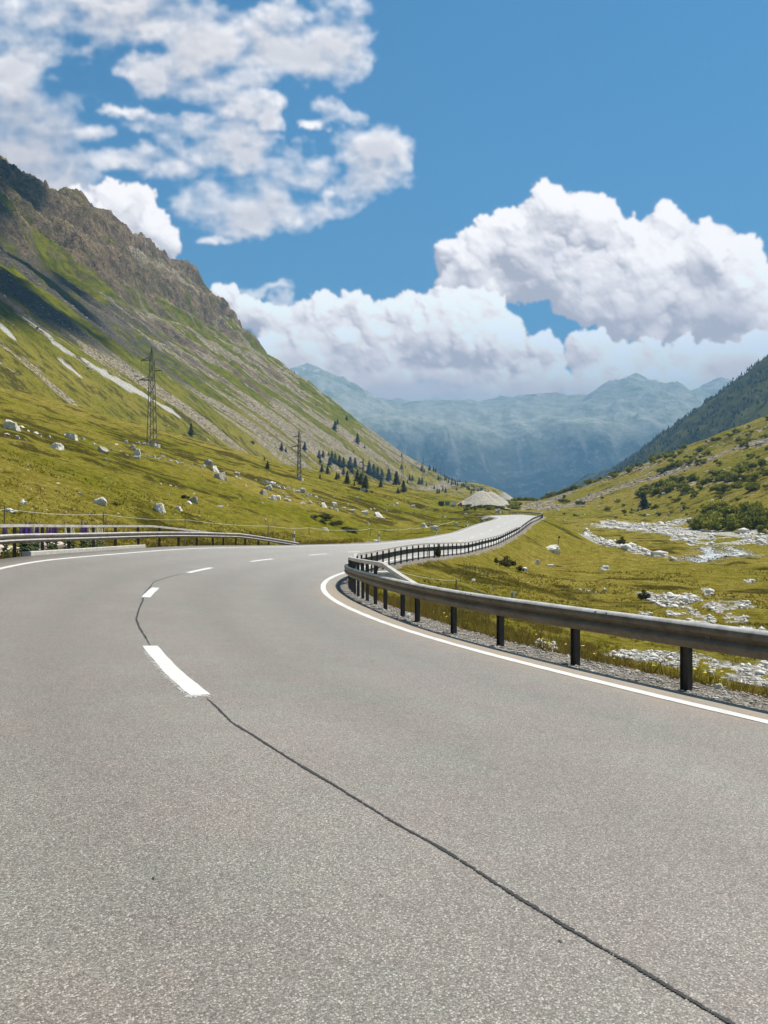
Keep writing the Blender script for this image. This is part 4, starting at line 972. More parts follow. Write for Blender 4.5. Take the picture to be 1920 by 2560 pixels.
for (x, y, h) in [(912, 1120, 8), (884, 1130, 6), (1004, 1142, 9), (1004, 1174, 15), (1013, 1170, 7), (1024, 1202, 15), (1031, 1202, 14), (1019, 1208, 9), (1048, 1211, 18), (1055, 1210, 16), (1055, 1177, 15), (1061, 1181, 9), (1074, 1175, 13), (1084, 1179, 13), (1089, 1181, 11), (1096, 1200, 12), (1093, 1234, 13), (1098, 1233, 11), (1066, 1215, 9), (1114, 1232, 14), (1107, 1226, 10), (1178, 1234, 11), (1129, 1212, 9), (790, 1016, 7), (736, 933, 6), (1142, 1226, 8), (1086, 1222, 8)]:
    conifer(x, y, h, 'small far conifer dotted over the lower left hillside beyond the grove')
conifer(1610, 1272, 40, 'solitary dark pine with a broad crown on the right meadow edge', None, wide=1.5)

# ------------------------------------------------------------------ pylons
PYL = simple_mat('pylon_steel', (.13, .13, .11), .6, .2, .2, .5)
def pylon(px, py_base, py_top, label, dist=None):
    if dist is None: p = ray(px, py_base)
    else: x_ = (px - CX) / F * dist; p = Vector((x_, dist, tz(x_, dist)))
    ztop = (HY - py_top) / F * p.y; H = ztop - p.z
    root = empty('power_pylon', p, R(-10)); tag(root, label, 'pylon', 'lattice power pylons along the left hillside')
    t = max(.075, .00011 * p.y); hb = H * .037; ht = H * .016
    hw = lambda z: hb + (ht - hb) * min(1, z / (H * .9)) if z < H * .9 else ht * max(.05, (H - z) / (H * .1))
    levels = [0] + [H * (.06 + .84 * i / 15) for i in range(16)]
    for sx, sy in ((1, 1), (1, -1), (-1, 1), (-1, -1)):
        b = MB(); b.tube([(sx * hw(z), sy * hw(z), z - (.6 if z == 0 else 0)) for z in levels] + [(0, 0, H)], t, 4); b.build('leg', PYL, root)
    b = MB()
    for i in range(len(levels) - 1):
        z0, z1 = levels[i], levels[i + 1]
        for a in range(4):
            c = [(1, 1), (1, -1), (-1, -1), (-1, 1)]; A_, B_ = c[a], c[(a + 1) % 4]
            if i % 2: A_, B_ = B_, A_
            b.tube([(A_[0] * hw(z0), A_[1] * hw(z0), z0), (B_[0] * hw(z1), B_[1] * hw(z1), z1)], t * .62, 4, False)
            if i == 0: b.tube([(B_[0] * hw(z0), B_[1] * hw(z0), z0), (A_[0] * hw(z1), A_[1] * hw(z1), z1)], t * .62, 4, False)
    b.build('bracing', PYL, root)
    for zf_, sd, L in ((.87, -1, .12), (.76, 1, .11), (.67, -1, .145), (.665, 1, .03)):
        z = H * zf_; b = MB(); tip = (sd * L * H, 0, z)
        for sy in (-1, 1): b.tube([(sd * hw(z), sy * hw(z), z), tip], t * .8, 4); b.tube([(sd * hw(z), sy * hw(z), z + H * .03), tip], t * .7, 4)
        a_ = b.build('cross_arm', PYL, root)
        b = MB(); b.tube([tip, (tip[0], 0, z - H * .055)], t * .6, 5); b.build('insulator', PYL, a_)
    for sx in (-1, 1):
        for sy in (-1, 1): b = MB(); b.box((sx * hb, sy * hb, -.2), (.9, .9, .9)); b.build('footing', CONC, root)
pylon(380, 1113, 868, 'tall lattice power pylon standing on the crest of the left meadow')
pylon(748, 1198, 1076, 'second lattice pylon, slender against the pale scree slope')
pylon(908, 1222, 1146, 'third lattice pylon among the conifers of the grove')
pylon(1006, 1197, 1133, 'fourth lattice pylon right of the grove')
pylon(1058, 1199, 1141, 'fifth lattice pylon on the far slope, its top against the blue mountain')
pylon(1088, 1185, 1131, 'sixth lattice pylon, tallest of the far three against the blue mountain', 1130)
pylon(1106, 1195, 1143, 'farthest lattice pylon, rightmost against the blue mountain', 1180)

# ------------------------------------------------------------------ fences
def fence(name, posts, label, sag=True, hfun=None, tape=.012):
    root = empty(name, posts[0][0]); tag(root, label, 'fence'); p0 = posts[0][0]; top = []
    for p, h in posts:
        b = MB(); lx, ly = random.uniform(-.03, .03), random.uniform(-.03, .03); r_ = random.uniform(.03, .045)
        b.tube([(p.x - p0.x, p.y - p0.y, p.z - p0.z - .3), (p.x - p0.x + lx, p.y - p0.y + ly, p.z - p0.z + h)], [r_, r_ * .85], 7); b.build('fence_post', WOOD, root); top.append(Vector((p.x - p0.x + lx, p.y - p0.y + ly, p.z - p0.z + h * .93)))
    for hh_ in (1.0,):
        b = MB(); pl = []
        for a, c in zip(top[:-1], top[1:]):
            for t in np.linspace(0, 1, 6)[:-1]: q = a.lerp(c, t); q.z -= .12 * 4 * t * (1 - t); pl.append(q)
        pl.append(top[-1]); b.tube(pl, [max(tape * .7, .00017 * (q.y + p0.y)) for q in pl], 5); b.build('tape', TAPE, root)
    return root
def lf(px, py_b, e):
    ss = np.arange(2, 150, .1); P = road_at(ss, -(WL * np.interp(ss, S, tap) + e), 0, False); u = CX + F * P[:, 0] / P[:, 1]; i = int(np.argmin(np.abs(u - px) + (P[:, 1] < 4) * 1e4)); return Vector((P[i, 0], P[i, 1], tz(P[i, 0], P[i, 1])))
pl = []
for (px, top) in [(-60, 1258), (12, 1264), (258, 1280), (462, 1294), (672, 1311)]:
    p = lf(px, 0, 5.0); pl.append((p, max(.8, (HY - top) / F * p.y - p.z)))
for (px, b_, h) in [(773, 1336, 18), (868, 1342, 18), (926, 1340, 20), (960, 1340, 17), (995, 1338, 16), (1028, 1335, 15), (1058, 1331, 14), (1078, 1328, 13), (1110, 1320, 12), (1135, 1313, 11)]:
    p = ray(px, b_); pl.append((p, h / F * p.y))
pl.sort(key=lambda q: q[0].y)
fence('pasture_fence', pl, 'wooden post pasture fence with one white tape along the left meadow')
pl = []
for (px, b_, top) in [(1290, 1540, 1500), (1140, 1484, 1470), (990, 1462, 1425)]:
    p = ray(px, b_); pl.append((p, max(.7, (b_ - top) / F * p.y)))
fence('pasture_fence', pl[::-1], 'white tape fence sagging across the right meadow behind the near guardrail')
for (px, b_, h) in [(1068, 1396, 33), (1119, 1390, 31), (1170, 1383, 28), (1203, 1376, 24), (1228, 1367, 20)]:
    p = ray(px, b_); bb = MB(); bb.tube([(0, 0, -.3), (.02, 0, h / F * p.y)], [.035, .03], 7); o = bb.build('fence_stake', WOOD); o.location = p
    tag(o, 'thin wooden stake standing close behind the long guardrail', 'stake', 'stakes behind the long guardrail')
p = ray(1280, 1545); H = (1545 - 1478) / F * p.y
root = empty('wooden_post', p); tag(root, 'pale wooden post with a bright metal bracket on top, behind the near guardrail', 'post')
b = MB(); b.box((0, 0, H * .40), (.09, .09, H * .8 + .3)); b.build('post_body', simple_mat('bleached_wood', (.38, .33, .27), .9, 0, .3, 9), root)
b = MB(); b.box((.03, 0, H * .86), (.36, .07, .05), Matrix.Rotation(R(-42), 3, 'Y')); b.box((.06, 0, H * .97), (.18, .05, .03), Matrix.Rotation(R(18), 3, 'Y')); b.build('bracket', simple_mat('bright_bracket', (.7, .7, .68), .4, .3), root)
p = ray(1391, 1384); H = 44 / F * p.y
root = empty('marker_stake', p); tag(root, 'thin leaning rusty stake with a small round plate beside the white peaked boulder', 'stake')
b = MB(); b.tube([(0, 0, -.3), (.16 * H, 0, H)], .035, 6); b.build('stake_shaft', simple_mat('rust', (.10, .055, .03), .8), root)
b = MB(); b.tube([(.165 * H, -.03, H * .93), (.165 * H, .03, H * .93)], .16, 14); b.build('plate', simple_mat('rusty_plate', (.13, .07, .04), .7), root)

# ------------------------------------------------------------------ lupins behind the left guardrail
PURP = simple_mat('purple_petals', (.095, .035, .22), .7, 0, .35, 30); WPET = simple_mat('cream_petals', (.72, .69, .55), .7, 0, .15, 30); STEM = simple_mat('green_stem', (.06, .085, .02), .8, 0, .3, 10)
def lupin_proto(mat):
    b = MB(); f = MB(); rnd = random.Random(3)
    b.tube([(0, 0, -.1), (.01, 0, .5), (.0, 0, .92)], [.012, .01, .006], 6)
    for i in range(12):
        a = i * 2.4; z = .06 + .045 * i; L = .26 * (1.1 - i / 16)
        for k in range(5):
            g = a + (k - 2) * .45; c, s_ = math.cos(g), math.sin(g); w_ = .03
            b.add([(0, 0, z), (c * L * .6 - s_ * w_, s_ * L * .6 + c * w_, z + .06), (c * L, s_ * L, z + .03), (c * L * .6 + s_ * w_, s_ * L * .6 - c * w_, z + .06)], [(0, 1, 2, 3)])
    for i in range(90):
        t = i / 90; z = .52 + .48 * t; r_ = .055 * (1 - t) ** .7 + .008; a = i * 2.399; c, s_ = math.cos(a), math.sin(a); e = .028 * (1 - .6 * t)
        q = Vector((c * r_, s_ * r_, z)); f.add([q + Vector((e, 0, 0)), q + Vector((-e, 0, 0)), q + Vector((0, e, 0)), q + Vector((0, -e, 0)), q + Vector((0, 0, e)), q + Vector((0, 0, -e))], [(0, 2, 4), (2, 1, 4), (1, 3, 4), (3, 0, 4), (2, 0, 5), (1, 2, 5), (3, 1, 5), (0, 3, 5)])
    return mesh_obj('stem', b.V, b.F, STEM, None, False, False).data, mesh_obj('flower_spike', f.V, f.F, mat, None, False, False).data
LUP = {'p': lupin_proto(PURP), 'w': lupin_proto(WPET)}
for (px, k) in [(8, 'p'), (16, 'p'), (52, 'p'), (56, 'p'), (60, 'p'), (64, 'p'), (67, 'p'), (70, 'p'), (74, 'p'), (79, 'p'), (92, 'p'), (96, 'p'), (120, 'p'), (126, 'p'), (132, 'p'), (137, 'p'), (141, 'p'), (205, 'p'), (209, 'p'), (213, 'p'), (217, 'p'), (87, 'w'), (163, 'w'), (176, 'w'), (182, 'w'), (225, 'w'), (232, 'w'), (237, 'w'), (243, 'w'), (249, 'w'), (254, 'w')]:
    p = beside(-1, px, random.uniform(.9, 2.0)); rz_ = float(nearest_road(np.array([p.x]), np.array([p.y]))[2][0])
    ztop = (HY - (random.uniform(1303, 1316) if k == 'p' else random.uniform(1312, 1322))) / F * p.y; H = max(.7, ztop - p.z)
    root = empty('lupin', p, random.uniform(0, 6)); root.scale = (min(H, 1.15), min(H, 1.15), H)
    tag(root, 'purple lupin in flower behind the left guardrail' if k == 'p' else 'cream white lupin in flower behind the left guardrail', 'flower', 'purple lupins' if k == 'p' else 'white lupins')
    for nm, me in zip(('stem', 'flower_spike'), LUP[k]):
        c = bpy.data.objects.new(nm, me); COL.objects.link(c); c.parent = root
for px, e in ((8, 1.7), (48, 1.6), (130, 2.0), (150, 2.6), (170, 2.2), (195, 2.4)):
    p = beside(-1, px, e); o = bpy.data.objects.new('shrub', random.choice(SHRUBS)); COL.objects.link(o); o.location = p; o.scale = (1.1, .9, .9); o.rotation_euler = (0, 0, random.uniform(0, 6))
    tag(o, 'low green leafy bush under the lupins behind the left guardrail', 'shrub', 'bushes behind the left guardrail')

# ------------------------------------------------------------------ gravel heaps and works yard
HEAPM = granite_material('heap_gravel', (.31, .275, .215), (.48, .435, .35), (.21, .185, .14))
def heap(pxl, pxr, base, tops, label):
    p = ray((pxl + pxr) / 2, base); d = p.y; W = (pxr - pxl) / F * d; n = 110
    g = np.linspace(-.5, .5, n); GX, GY = np.meshgrid(g * W * 1.0, g * W * .85)
    Zh = np.full(GX.shape, -1e3)
    for px, py in tops:
        tx = (px - CX) / F * d - p.x; H = (HY - py) / F * d - p.z; sl = H / (W * .5 - abs(tx) * .55)
        Zh = np.maximum(Zh, H + .04 * W - np.sqrt((GX - tx) ** 2 + (GY * 1.2) ** 2 + (.05 * W) ** 2) * sl)
    Zh = Zh + .02 * W * fbm(GX / W * 9, GY / W * 9, 4, 5) + .006 * W * fbm(GX / W * 50, GY / W * 50, 2, 6); Zh = np.maximum(Zh, -1.2)
    idx = np.arange(n * n).reshape(n, n); Fq = np.stack([idx[:-1, :-1], idx[:-1, 1:], idx[1:, 1:], idx[1:, :-1]], -1).reshape(-1, 4)
    zz_ = Zh.ravel()
    keep = (zz_[Fq] > -1.19).any(1); o = mesh_obj('gravel_heap', np.stack([GX.ravel(), GY.ravel(), zz_], -1), Fq[keep], HEAPM, smooth=False); o.location = p
    tag(o, label, 'gravel heap', 'gravel heaps at the far end of the road'); return o
heap(1140, 1268, 1266, [(1206, 1227), (1225, 1228)], 'large pale gravel heap beyond the end of the road, the left one')
heap(1236, 1290, 1250, [(1260, 1231)], 'smaller pale gravel heap half hidden behind the large one')
RED_P = simple_mat('red_paint', (.50, .035, .025), .45, 0, .1, 2); TYRE = simple_mat('tyre_rubber', (.02, .02, .02), .9); GLASS = simple_mat('dark_glass', (.03, .04, .05), .1, 0, .05, 3, 0, .6); WPAINT = simple_mat('white_paint', (.75, .75, .73), .4, 0, .05, 2)
def wheel(parent, x, y, r):
    b = MB(); b.tube([(x, y - .14, r), (x, y + .14, r)], r, 16); w = b.build('wheel', TYRE, parent); b = MB(); b.tube([(x, y - .15, r), (x, y + .15, r)], r * .55, 12); b.build('rim', WPAINT, w)
p = ray(1133, 1266); d = p.y; k = d / F
root = empty('box_truck', p, R(100)); L = 16 * k
tag(root, 'small white box truck parked beside the large gravel heap', 'truck')
sc_ = 11 * k / 2.9
def bx(name, c, s, mat, par): b = MB(); b.box([v * sc_ for v in c], [v * sc_ for v in s]); return b.build(name, mat, par)
bx('cargo_box', (-.7, 0, 1.85), (3.6, 2.1, 2.1), WPAINT, root); cab = bx('cab', (1.85, 0, 1.45), (1.4, 2.0, 1.7), WPAINT, root); bx('windscreen', (2.56, 0, 1.8), (.05, 1.7, .7), GLASS, cab); bx('chassis', (.3, 0, .68), (4.6, .9, .2), BLACK, root)
for x in (-1.6, 1.7):
    for y in (-.9, .9): wheel(root, x * sc_, y * sc_, .45 * sc_)
p = ray(1151, 1266); root = empty('wheel_loader', p, R(30)); tag(root, 'red wheel loader partly behind the left foot of the gravel heap', 'loader')
bx('body', (-.6, 0, 1.1), (2.4, 1.5, .9), RED_P, root); c = bx('cab', (.2, 0, 2.0), (1.1, 1.3, 1.1), RED_P, root); bx('window', (.2, -.66, 2.1), (.9, .04, .6), GLASS, c); b = MB(); b.box((1.5 * sc_, 0, 1.1 * sc_), (2.2 * sc_, .8 * sc_, .22 * sc_), Matrix.Rotation(R(18), 3, 'Y')); b.build('lift_arm', RED_P, root); bx('bucket', (2.7, 0, .7), (.8, 1.9, .8), RED_P, root)
for x in (-1.1, 1.0):
    for y in (-.8, .8): wheel(root, x * sc_, y * sc_, .6 * sc_)
for px, w, lb in ((1103, 12, 'long low dark container at the left end of the works yard'), (1118, 10, 'second low container between the dark one and the white truck')):
    p = ray(px, 1264); root = empty('container', p, R(5)); tag(root, lb, 'container'); ww = w * p.y / F
    b = MB(); b.box((0, 0, .75), (ww, 2.2, 1.5)); b.build('body', simple_mat('container_paint', (.09, .10, .09) if px == 1103 else (.42, .41, .38), .7), root)
    b = MB()
    for i in range(9): b.box((-ww / 2 + ww * (i + .5) / 9, -1.12, .75), (.06, .05, 1.3))
    b.build('rib', simple_mat('container_rib', (.06, .065, .06), .7), root)
# concrete block under the near rail
p = ray(962, 1456); o = None
b = MB(); b.box((0, 0, .18), (1.1, .7, .56)); b.box((.05, .02, .48), (.9, .55, .05)); o = b.build('concrete_block', CONC); o.location = p; o.rotation_euler = (0, 0, R(25)); tag(o, 'pale concrete block half hidden behind the posts of the near guardrail', 'concrete block')

# ------------------------------------------------------------------ far mountain, forest spur
gx = np.arange(-4300, 5600, 34.0); gy = np.arange(2700, 9900, 42.0); MX, MY = np.meshgrid(gx, gy)
rn_ = ridged(MX / 1300, MY / 3200, 4, 301, .5); fn_ = fbm(MX / 800, MY / 2600, 4, 303)
yy_ = MY + 330 * fbm(MX / 900, MY * 0 + 1, 4, 305) + 150 * ridged(MX / 420, MY / 1500, 5, 307)
MZ = np.interp(yy_, [2700, 3500, 4100, 4700, 5000, 5600, 6600, 7600, 9900], [-360, -330, 50, 470, 600, 740, 1000, 1160, 1170])
MZ = MZ + 75 * rn_ * sstep(3400, 4600, yy_) + 50 * fn_ + 30 * ridged(MX / 260, MY / 620, 5, 309) * sstep(3300, 4300, yy_)
for (px, py, D, wd) in ((1590, 932, 6400, 420), (1800, 942, 6500, 520), (770, 905, 6300, 700)):
    x0 = (px - CX) / F * D; z0 = (HY - py) / F * D
    r_ = np.hypot(MX - x0, (MY - D) * .8); MZ = np.maximum(MZ, z0 - r_ * (.62 if wd > 600 else .52) + 70 * ridged(MX / 300, MY / 300, 4, 311) * np.clip(r_ / 300, .15, 1))
n0, n1 = MX.shape; idx = np.arange(n0 * n1).reshape(n0, n1); Fq = np.stack([idx[:-1, :-1], idx[:-1, 1:], idx[1:, 1:], idx[1:, :-1]], -1).reshape(-1, 4)
m, N, bs, out = new_mat('far_mountain'); P_ = N.n('ShaderNodeNewGeometry').outputs; sep = N.n('ShaderNodeSeparateXYZ', {0: P_['Position']}).outputs; nz = N.n('ShaderNodeSeparateXYZ', {0: P_['Normal']}).outputs[2]
f1 = N.noise(P_['Position'], .0022, 7, .65, .4); f2 = N.noise(N.n('ShaderNodeMapping', {'Vector': P_['Position'], 'Scale': (.011, .0050, .0085)}).outputs[0], 1.0, 6, .65)
stz = N.n('ShaderNodeMapping', {'Vector': P_['Position'], 'Scale': (.013, .0016, .0026)}); f3 = N.noise(stz.outputs[0], 1.0, 6, .65, .3)
lowz = N.rng(N.m('ADD', sep[2], N.m('MULTIPLY', f1, 500.0)), 430, 760); op = N.mix(N.rng(f1, .42, .58), (.045, .065, .03), (.15, .16, .07)); op = N.mix(N.rng(f3, .52, .64), op, (.36, .34, .27)); c = N.mix(N.rng(N.m('SUBTRACT', f3, N.m('MULTIPLY', lowz, .12)), .66, .73, 0, .12), N.mix(lowz, (.014, .026, .015), op), (.23, .23, .18)); f4 = N.noise(P_['Position'], .016, 7, .75); c = N.mix(N.rng(f4, .54, .62, 0, .75), c, (.27, .265, .22)); c = N.mix(N.rng(f4, .46, .38, 0, .6), c, (.016, .026, .016))
alt = N.rng(N.m('ADD', sep[2], N.m('MULTIPLY', f2, 260.0)), 560, 820); hi_ = N.mix(N.rng(f2, .4, .6), (.38, .39, .24), (.58, .56, .44)); c = N.mix(alt, c, hi_)
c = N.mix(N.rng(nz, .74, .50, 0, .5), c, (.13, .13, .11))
snow = N.m('MULTIPLY', N.rng(N.m('ADD', sep[2], N.m('MULTIPLY', f1, 500.0)), 1330, 1480), N.rng(f2, .53, .57)); c = N.mix(snow, c, (.8, .82, .85))
N.link(c, bs.inputs['Base Color']); bs.inputs['Roughness'].default_value = 1; bs.inputs['Specular IOR Level'].default_value = 0; bump(N, bs, N.m('ADD', f4, N.m('MULTIPLY', f2, .4)), .8, 45.0)
mo = mesh_obj('mountain', np.stack([MX.ravel(), MY.ravel(), MZ.ravel()], -1), Fq, m, smooth=True); tag(mo, kind='structure')

rp = np.array([[(px - CX) / F * D, D, (HY - py) / F * D] for px, py, D in [(1470, 1192, 2500), (1500, 1177, 2350), (1560, 1157, 2200), (1640, 1104, 2000), (1720, 1054, 1800), (1800, 994, 1620), (1860, 950, 1520), (1920, 904, 1430), (2050, 810, 1330), (2300, 640, 1250), (2600, 500, 1200)]])
gx = np.arange(250, 1750, 9.0); gy = np.arange(820, 2900, 11.0); HX, HY_ = np.meshgrid(gx, gy); HZ = np.full(HX.shape, -500.)
for a, b_ in zip(rp[:-1], rp[1:]):
    e = b_ - a; L = e[0] ** 2 + e[1] ** 2; t = np.clip(((HX - a[0]) * e[0] + (HY_ - a[1]) * e[1]) / L, 0, 1)
    dd = np.hypot(HX - a[0] - t * e[0], HY_ - a[1] - t * e[1]); HZ = np.maximum(HZ, a[2] + t * e[2] - .78 * np.sqrt(dd * dd + 400) + 15)
HZ = HZ + 13 * ridged(HX / 75, HY_ / 75, 5, 331) + 4 * fbm(HX / 18, HY_ / 18, 3, 333) - 8
n0, n1 = HX.shape; idx = np.arange(n0 * n1).reshape(n0, n1); Fq = np.stack([idx[:-1, :-1], idx[:-1, 1:], idx[1:, 1:], idx[1:, :-1]], -1).reshape(-1, 4)
keep = (HZ.ravel()[Fq] > -120).any(1)
m, N, bs, out = new_mat('forest_floor'); P_ = N.n('ShaderNodeNewGeometry').outputs['Position']; c = N.mix(N.rng(N.noise(P_, .03, 6, .7), .42, .6), (.030, .038, .010), (.095, .092, .026)); c = N.mix(N.rng(N.noise(P_, .05, 5, .7), .62, .7), c, (.15, .135, .11)); N.link(c, bs.inputs['Base Color']); bs.inputs['Roughness'].default_value = 1; bs.inputs['Specular IOR Level'].default_value = 0
ho = mesh_obj('forest_hill', np.stack([HX.ravel(), HY_.ravel(), HZ.ravel()], -1), Fq[keep], m, smooth=True); tag(ho, kind='structure')
# the wood on it, and on the far end of the left slope: one mass
def wood(name, pos, hts):
    k = 7; n = len(pos); V = []; tri = []
    a = np.arange(k) * 6.283 / k
    ring = np.stack([np.cos(a), np.sin(a), np.zeros(k)], 1)
    parts = []; faces = []
    for (z0, z1, r_) in ((.08, .62, .24), (.36, 1.0, .17)):
        parts += [ring * r_ + [0, 0, z0], np.array([[0, 0, z1]])]
    B = np.concatenate(parts); m_ = len(B); Fb = []
    for q in range(2): o_ = q * (k + 1); Fb += [(o_ + i, o_ + (i + 1) % k, o_ + k) for i in range(k)]
    Fb = np.array(Fb); jit = rng.normal(0, .035, (n, m_, 3)); W = (B[None] + jit) * hts[:, None, None] + pos[:, None]
    o = mesh_obj(name, W.reshape(-1, 3), (Fb[None] + (np.arange(n) * m_)[:, None, None]).reshape(-1, 3), CONE_M)
    f = rng.random((n, 1)); c = np.array([.010, .019, .008]) * (1 - f) + np.array([.032, .046, .016]) * f; set_tone(o, np.repeat(c, m_, 0)); tag(o, kind='stuff')
k_ = rng.integers(0, HX.size, 42000); hx, hy, hz = HX.ravel()[k_], HY_.ravel()[k_], HZ.ravel()[k_]
ok = (hz > 20) & (fbm(hx / 60, hy / 60, 4, 341) > -.12) & (hx / hy < .62); hx, hy, hz = hx[ok], hy[ok], hz[ok]
hx += rng.uniform(-5, 5, len(hx)); hy += rng.uniform(-5, 5, len(hy)); wood('forest', np.column_stack([hx, hy, hz - .5]), rng.uniform(4.5, 9.5, len(hx)))
fp = []
for _ in range(90):
    t = random.random(); px = 1108 + t * 135; py = 1182 + t * 60 + random.uniform(0, 22 - 14 * t); fp.append(ray(px, py)[:])
wood('forest', np.array(fp), rng.uniform(2.5, 5.5, len(fp)))

# ------------------------------------------------------------------ air
HAZE_D = 2.3e-4
bm = bmesh.new(); bmesh.ops.create_cube(bm, size=1.0); me = bpy.data.meshes.new('haze'); bm.to_mesh(me); bm.free()
hz_ = bpy.data.objects.new('haze', me); COL.objects.link(hz_); hz_.scale = (12600, 11400, 1850); hz_.location = (0, 4900, 1850 / 2 - 390); tag(hz_, kind='stuff')
mh = bpy.data.materials.new('haze_air'); mh.use_nodes = True; t = mh.node_tree; t.nodes.clear(); N = NT(t); out = N.n('ShaderNodeOutputMaterial')
pv_ = N.n('ShaderNodeVolumePrincipled', {'Color': (.225, .47, .74, 1), 'Density': HAZE_D, 'Anisotropy': .0}); N.link(pv_.outputs[0], out.inputs['Volume']); me.materials.append(mh)

# ------------------------------------------------------------------ sky with clouds, sun
SUN_EL, SUN_AZ = R(62), R(57)
sund = Vector((math.sin(SUN_AZ) * math.cos(SUN_EL), math.cos(SUN_AZ) * math.cos(SUN_EL), math.sin(SUN_EL)))
W = bpy.data.worlds.new('World'); scene.world = W; W.use_nodes = True; W.node_tree.nodes.clear()
SKY_STR = .10; CLOUD_L = 5.6
# ------------------------------------------------------------------ clouds: a generated sky map in azimuth / elevation
SK_A0, SK_A1, SK_E0, SK_E1, SK_STEP = -37.0, 37.0, -5.0, 41.0, .046
def box_blur(a, r):
    r = max(1, int(r)); k = 2 * r + 1
    for _ in range(2):
        for ax in (0, 1):
            p = np.pad(a, [(r + 1, r) if i == ax else (0, 0) for i in (0, 1)], mode='edge'); c = np.cumsum(p, axis=ax)
            a = (np.take(c, range(k, c.shape[ax]), ax) - np.take(c, range(0, c.shape[ax] - k), ax)) / k
    return a
def make_sky_map():
    az = np.radians(np.arange(SK_A0, SK_A1, SK_STEP)); el = np.radians(np.arange(SK_E0, SK_E1, SK_STEP))
    AZ, EL = np.meshgrid(az, el); PX = CX + F * np.tan(AZ); PY = HY - F * np.tan(EL) / np.cos(AZ)
    pxs = F * R(SK_STEP)                                   # picture points per map cell near the middle
    r_ = np.random.default_rng(11)
    def to_map(px, py):
        a = math.atan((px - CX) / F); e = math.atan((HY - py) / F * math.cos(a))
        return (math.degrees(a) - SK_A0) / SK_STEP, (math.degrees(e) - SK_E0) / SK_STEP
    H_, W_ = AZ.shape
    rgb = np.zeros((H_, W_, 3)); alpha = np.zeros((H_, W_))
    def over(c, a):
        nonlocal rgb, alpha
        rgb[:] = c * a[..., None] + rgb * (1 - a[..., None]); alpha[:] = a + alpha * (1 - a)
    LIT, SHD = np.array([1.03, 1.01, .985]), np.array([.41, .43, .475])
    def soft(blobs, scale, amp, lo, hi, seed, op=1.0, k=.10, warp=16):
        wx = warp * fbm(PX / 70, PY / 60, 4, seed) + 7 * fbm(PX / 22, PY / 22, 3, seed + 1); wy = warp * fbm(PX / 70, PY / 60, 4, seed + 2) + 7 * fbm(PX / 22, PY / 22, 3, seed + 3)
        X_, Y_ = PX + wx * 1.3, PY + wy
        acc = np.full(PX.shape, -1.6)
        for (px, py, rx, ry) in blobs:
            q = 1 - ((X_ - px) / rx) ** 2 - ((Y_ - py) / ry) ** 2; acc = np.logaddexp(acc * 5, q * 5) / 5
        n = fbm((PX + .45 * PY) / scale * .62, (PY - .2 * PX) / scale * 1.15, 6, seed + 5, .47) ; b = 1 - np.abs(fbm(PX / scale * 1.1, PY / scale * 1.1, 4, seed + 6, .5)) * 2
        t = acc + amp * (n + .25 * (b - .6))
        dens = np.clip((t - lo) / (hi - lo), 0, 1); a = box_blur(dens ** 1.35 * (1.7 - .7 * dens), 1)
        # light falls from the upper right: accumulate cover along that way
        cov = np.zeros_like(dens); acc_d = box_blur(dens, 1)
        for st in (4, 9, 16, 26, 40): cov += np.roll(np.roll(acc_d, -int(st * .9), 0), -int(st * .4), 1)
        lit = np.exp(-cov * k * 3.0) ; thick = box_blur(dens, 14)
        det = np.clip((acc_d - box_blur(dens, 6)) * .8, -.25, .25)
        L = np.clip(.16 + .70 * lit + .30 * (1 - thick) + det + .10 * n, 0, 1)[..., None]
        over(SHD * (1 - L) + LIT * L, np.clip(a, 0, 1) * op)
    def puffs(blobs, seed, sizes, per, op_edge=2.5, base_y=None, contrast=1.0, shade=1.0):
        h = np.full(PX.shape, -60.0)
        for (px, py, rx, ry) in blobs:
            q = 1 - ((PX - px) / (rx * .98)) ** 2 - ((PY - py) / (ry * .98)) ** 2; h = np.where(q > 0, np.maximum(h, np.sqrt(np.maximum(q, 0)) * min(rx, ry) * .75 - 22), h)
        rr_ = np.random.default_rng(seed)
        sph = []
        for (px, py, rx, ry) in blobs:
            n0 = max(2, int(per[0] * rx * ry / 3000))
            for _ in range(n0):
                t = rr_.random() * 6.283; q = rr_.random() ** .5 * .92; r0 = min(sizes[0], ry * .62) * rr_.uniform(.6, 1.15)
                x0, y0 = px + math.cos(t) * q * (rx - r0 * .35), py + math.sin(t) * q * (ry - r0 * .35); z0 = rr_.uniform(-.5, .5) * r0
                sph.append((x0, y0, z0, r0))
                for _ in range(per[1]):
                    d = rr_.normal(0, 1, 3); d /= np.linalg.norm(d); d[2] = abs(d[2]); d[1] -= .25; r1 = r0 * rr_.uniform(.28, .55)
                    x1, y1, z1 = x0 + d[0] * r0 * .85, y0 + d[1] * r0 * .85, z0 + d[2] * r0 * .8
                    sph.append((x1, y1, z1, r1))
                    for _ in range(per[2]):
                        e = rr_.normal(0, 1, 3); e /= np.linalg.norm(e); e[2] = abs(e[2]); r2 = r1 * rr_.uniform(.22, .5)
                        sph.append((x1 + e[0] * r1 * .88, y1 + e[1] * r1 * .88, z1 + e[2] * r1 * .85, r2))
        for (x0, y0, z0, r0) in sph:
            mx, my = to_map(x0, y0); rad = r0 / pxs; i0, i1 = int(max(0, my - rad - 1)), int(min(H_, my + rad + 2)); j0, j1 = int(max(0, mx - rad - 1)), int(min(W_, mx + rad + 2))
            if i1 <= i0 or j1 <= j0: continue
            yy, xx = np.mgrid[i0:i1, j0:j1]; d2 = ((xx - mx) ** 2 + (yy - my) ** 2) * pxs * pxs
            z = np.where(d2 < r0 * r0, np.sqrt(np.maximum(r0 * r0 - d2, 0)) + z0, -60.0)
            h[i0:i1, j0:j1] = np.maximum(h[i0:i1, j0:j1], z)
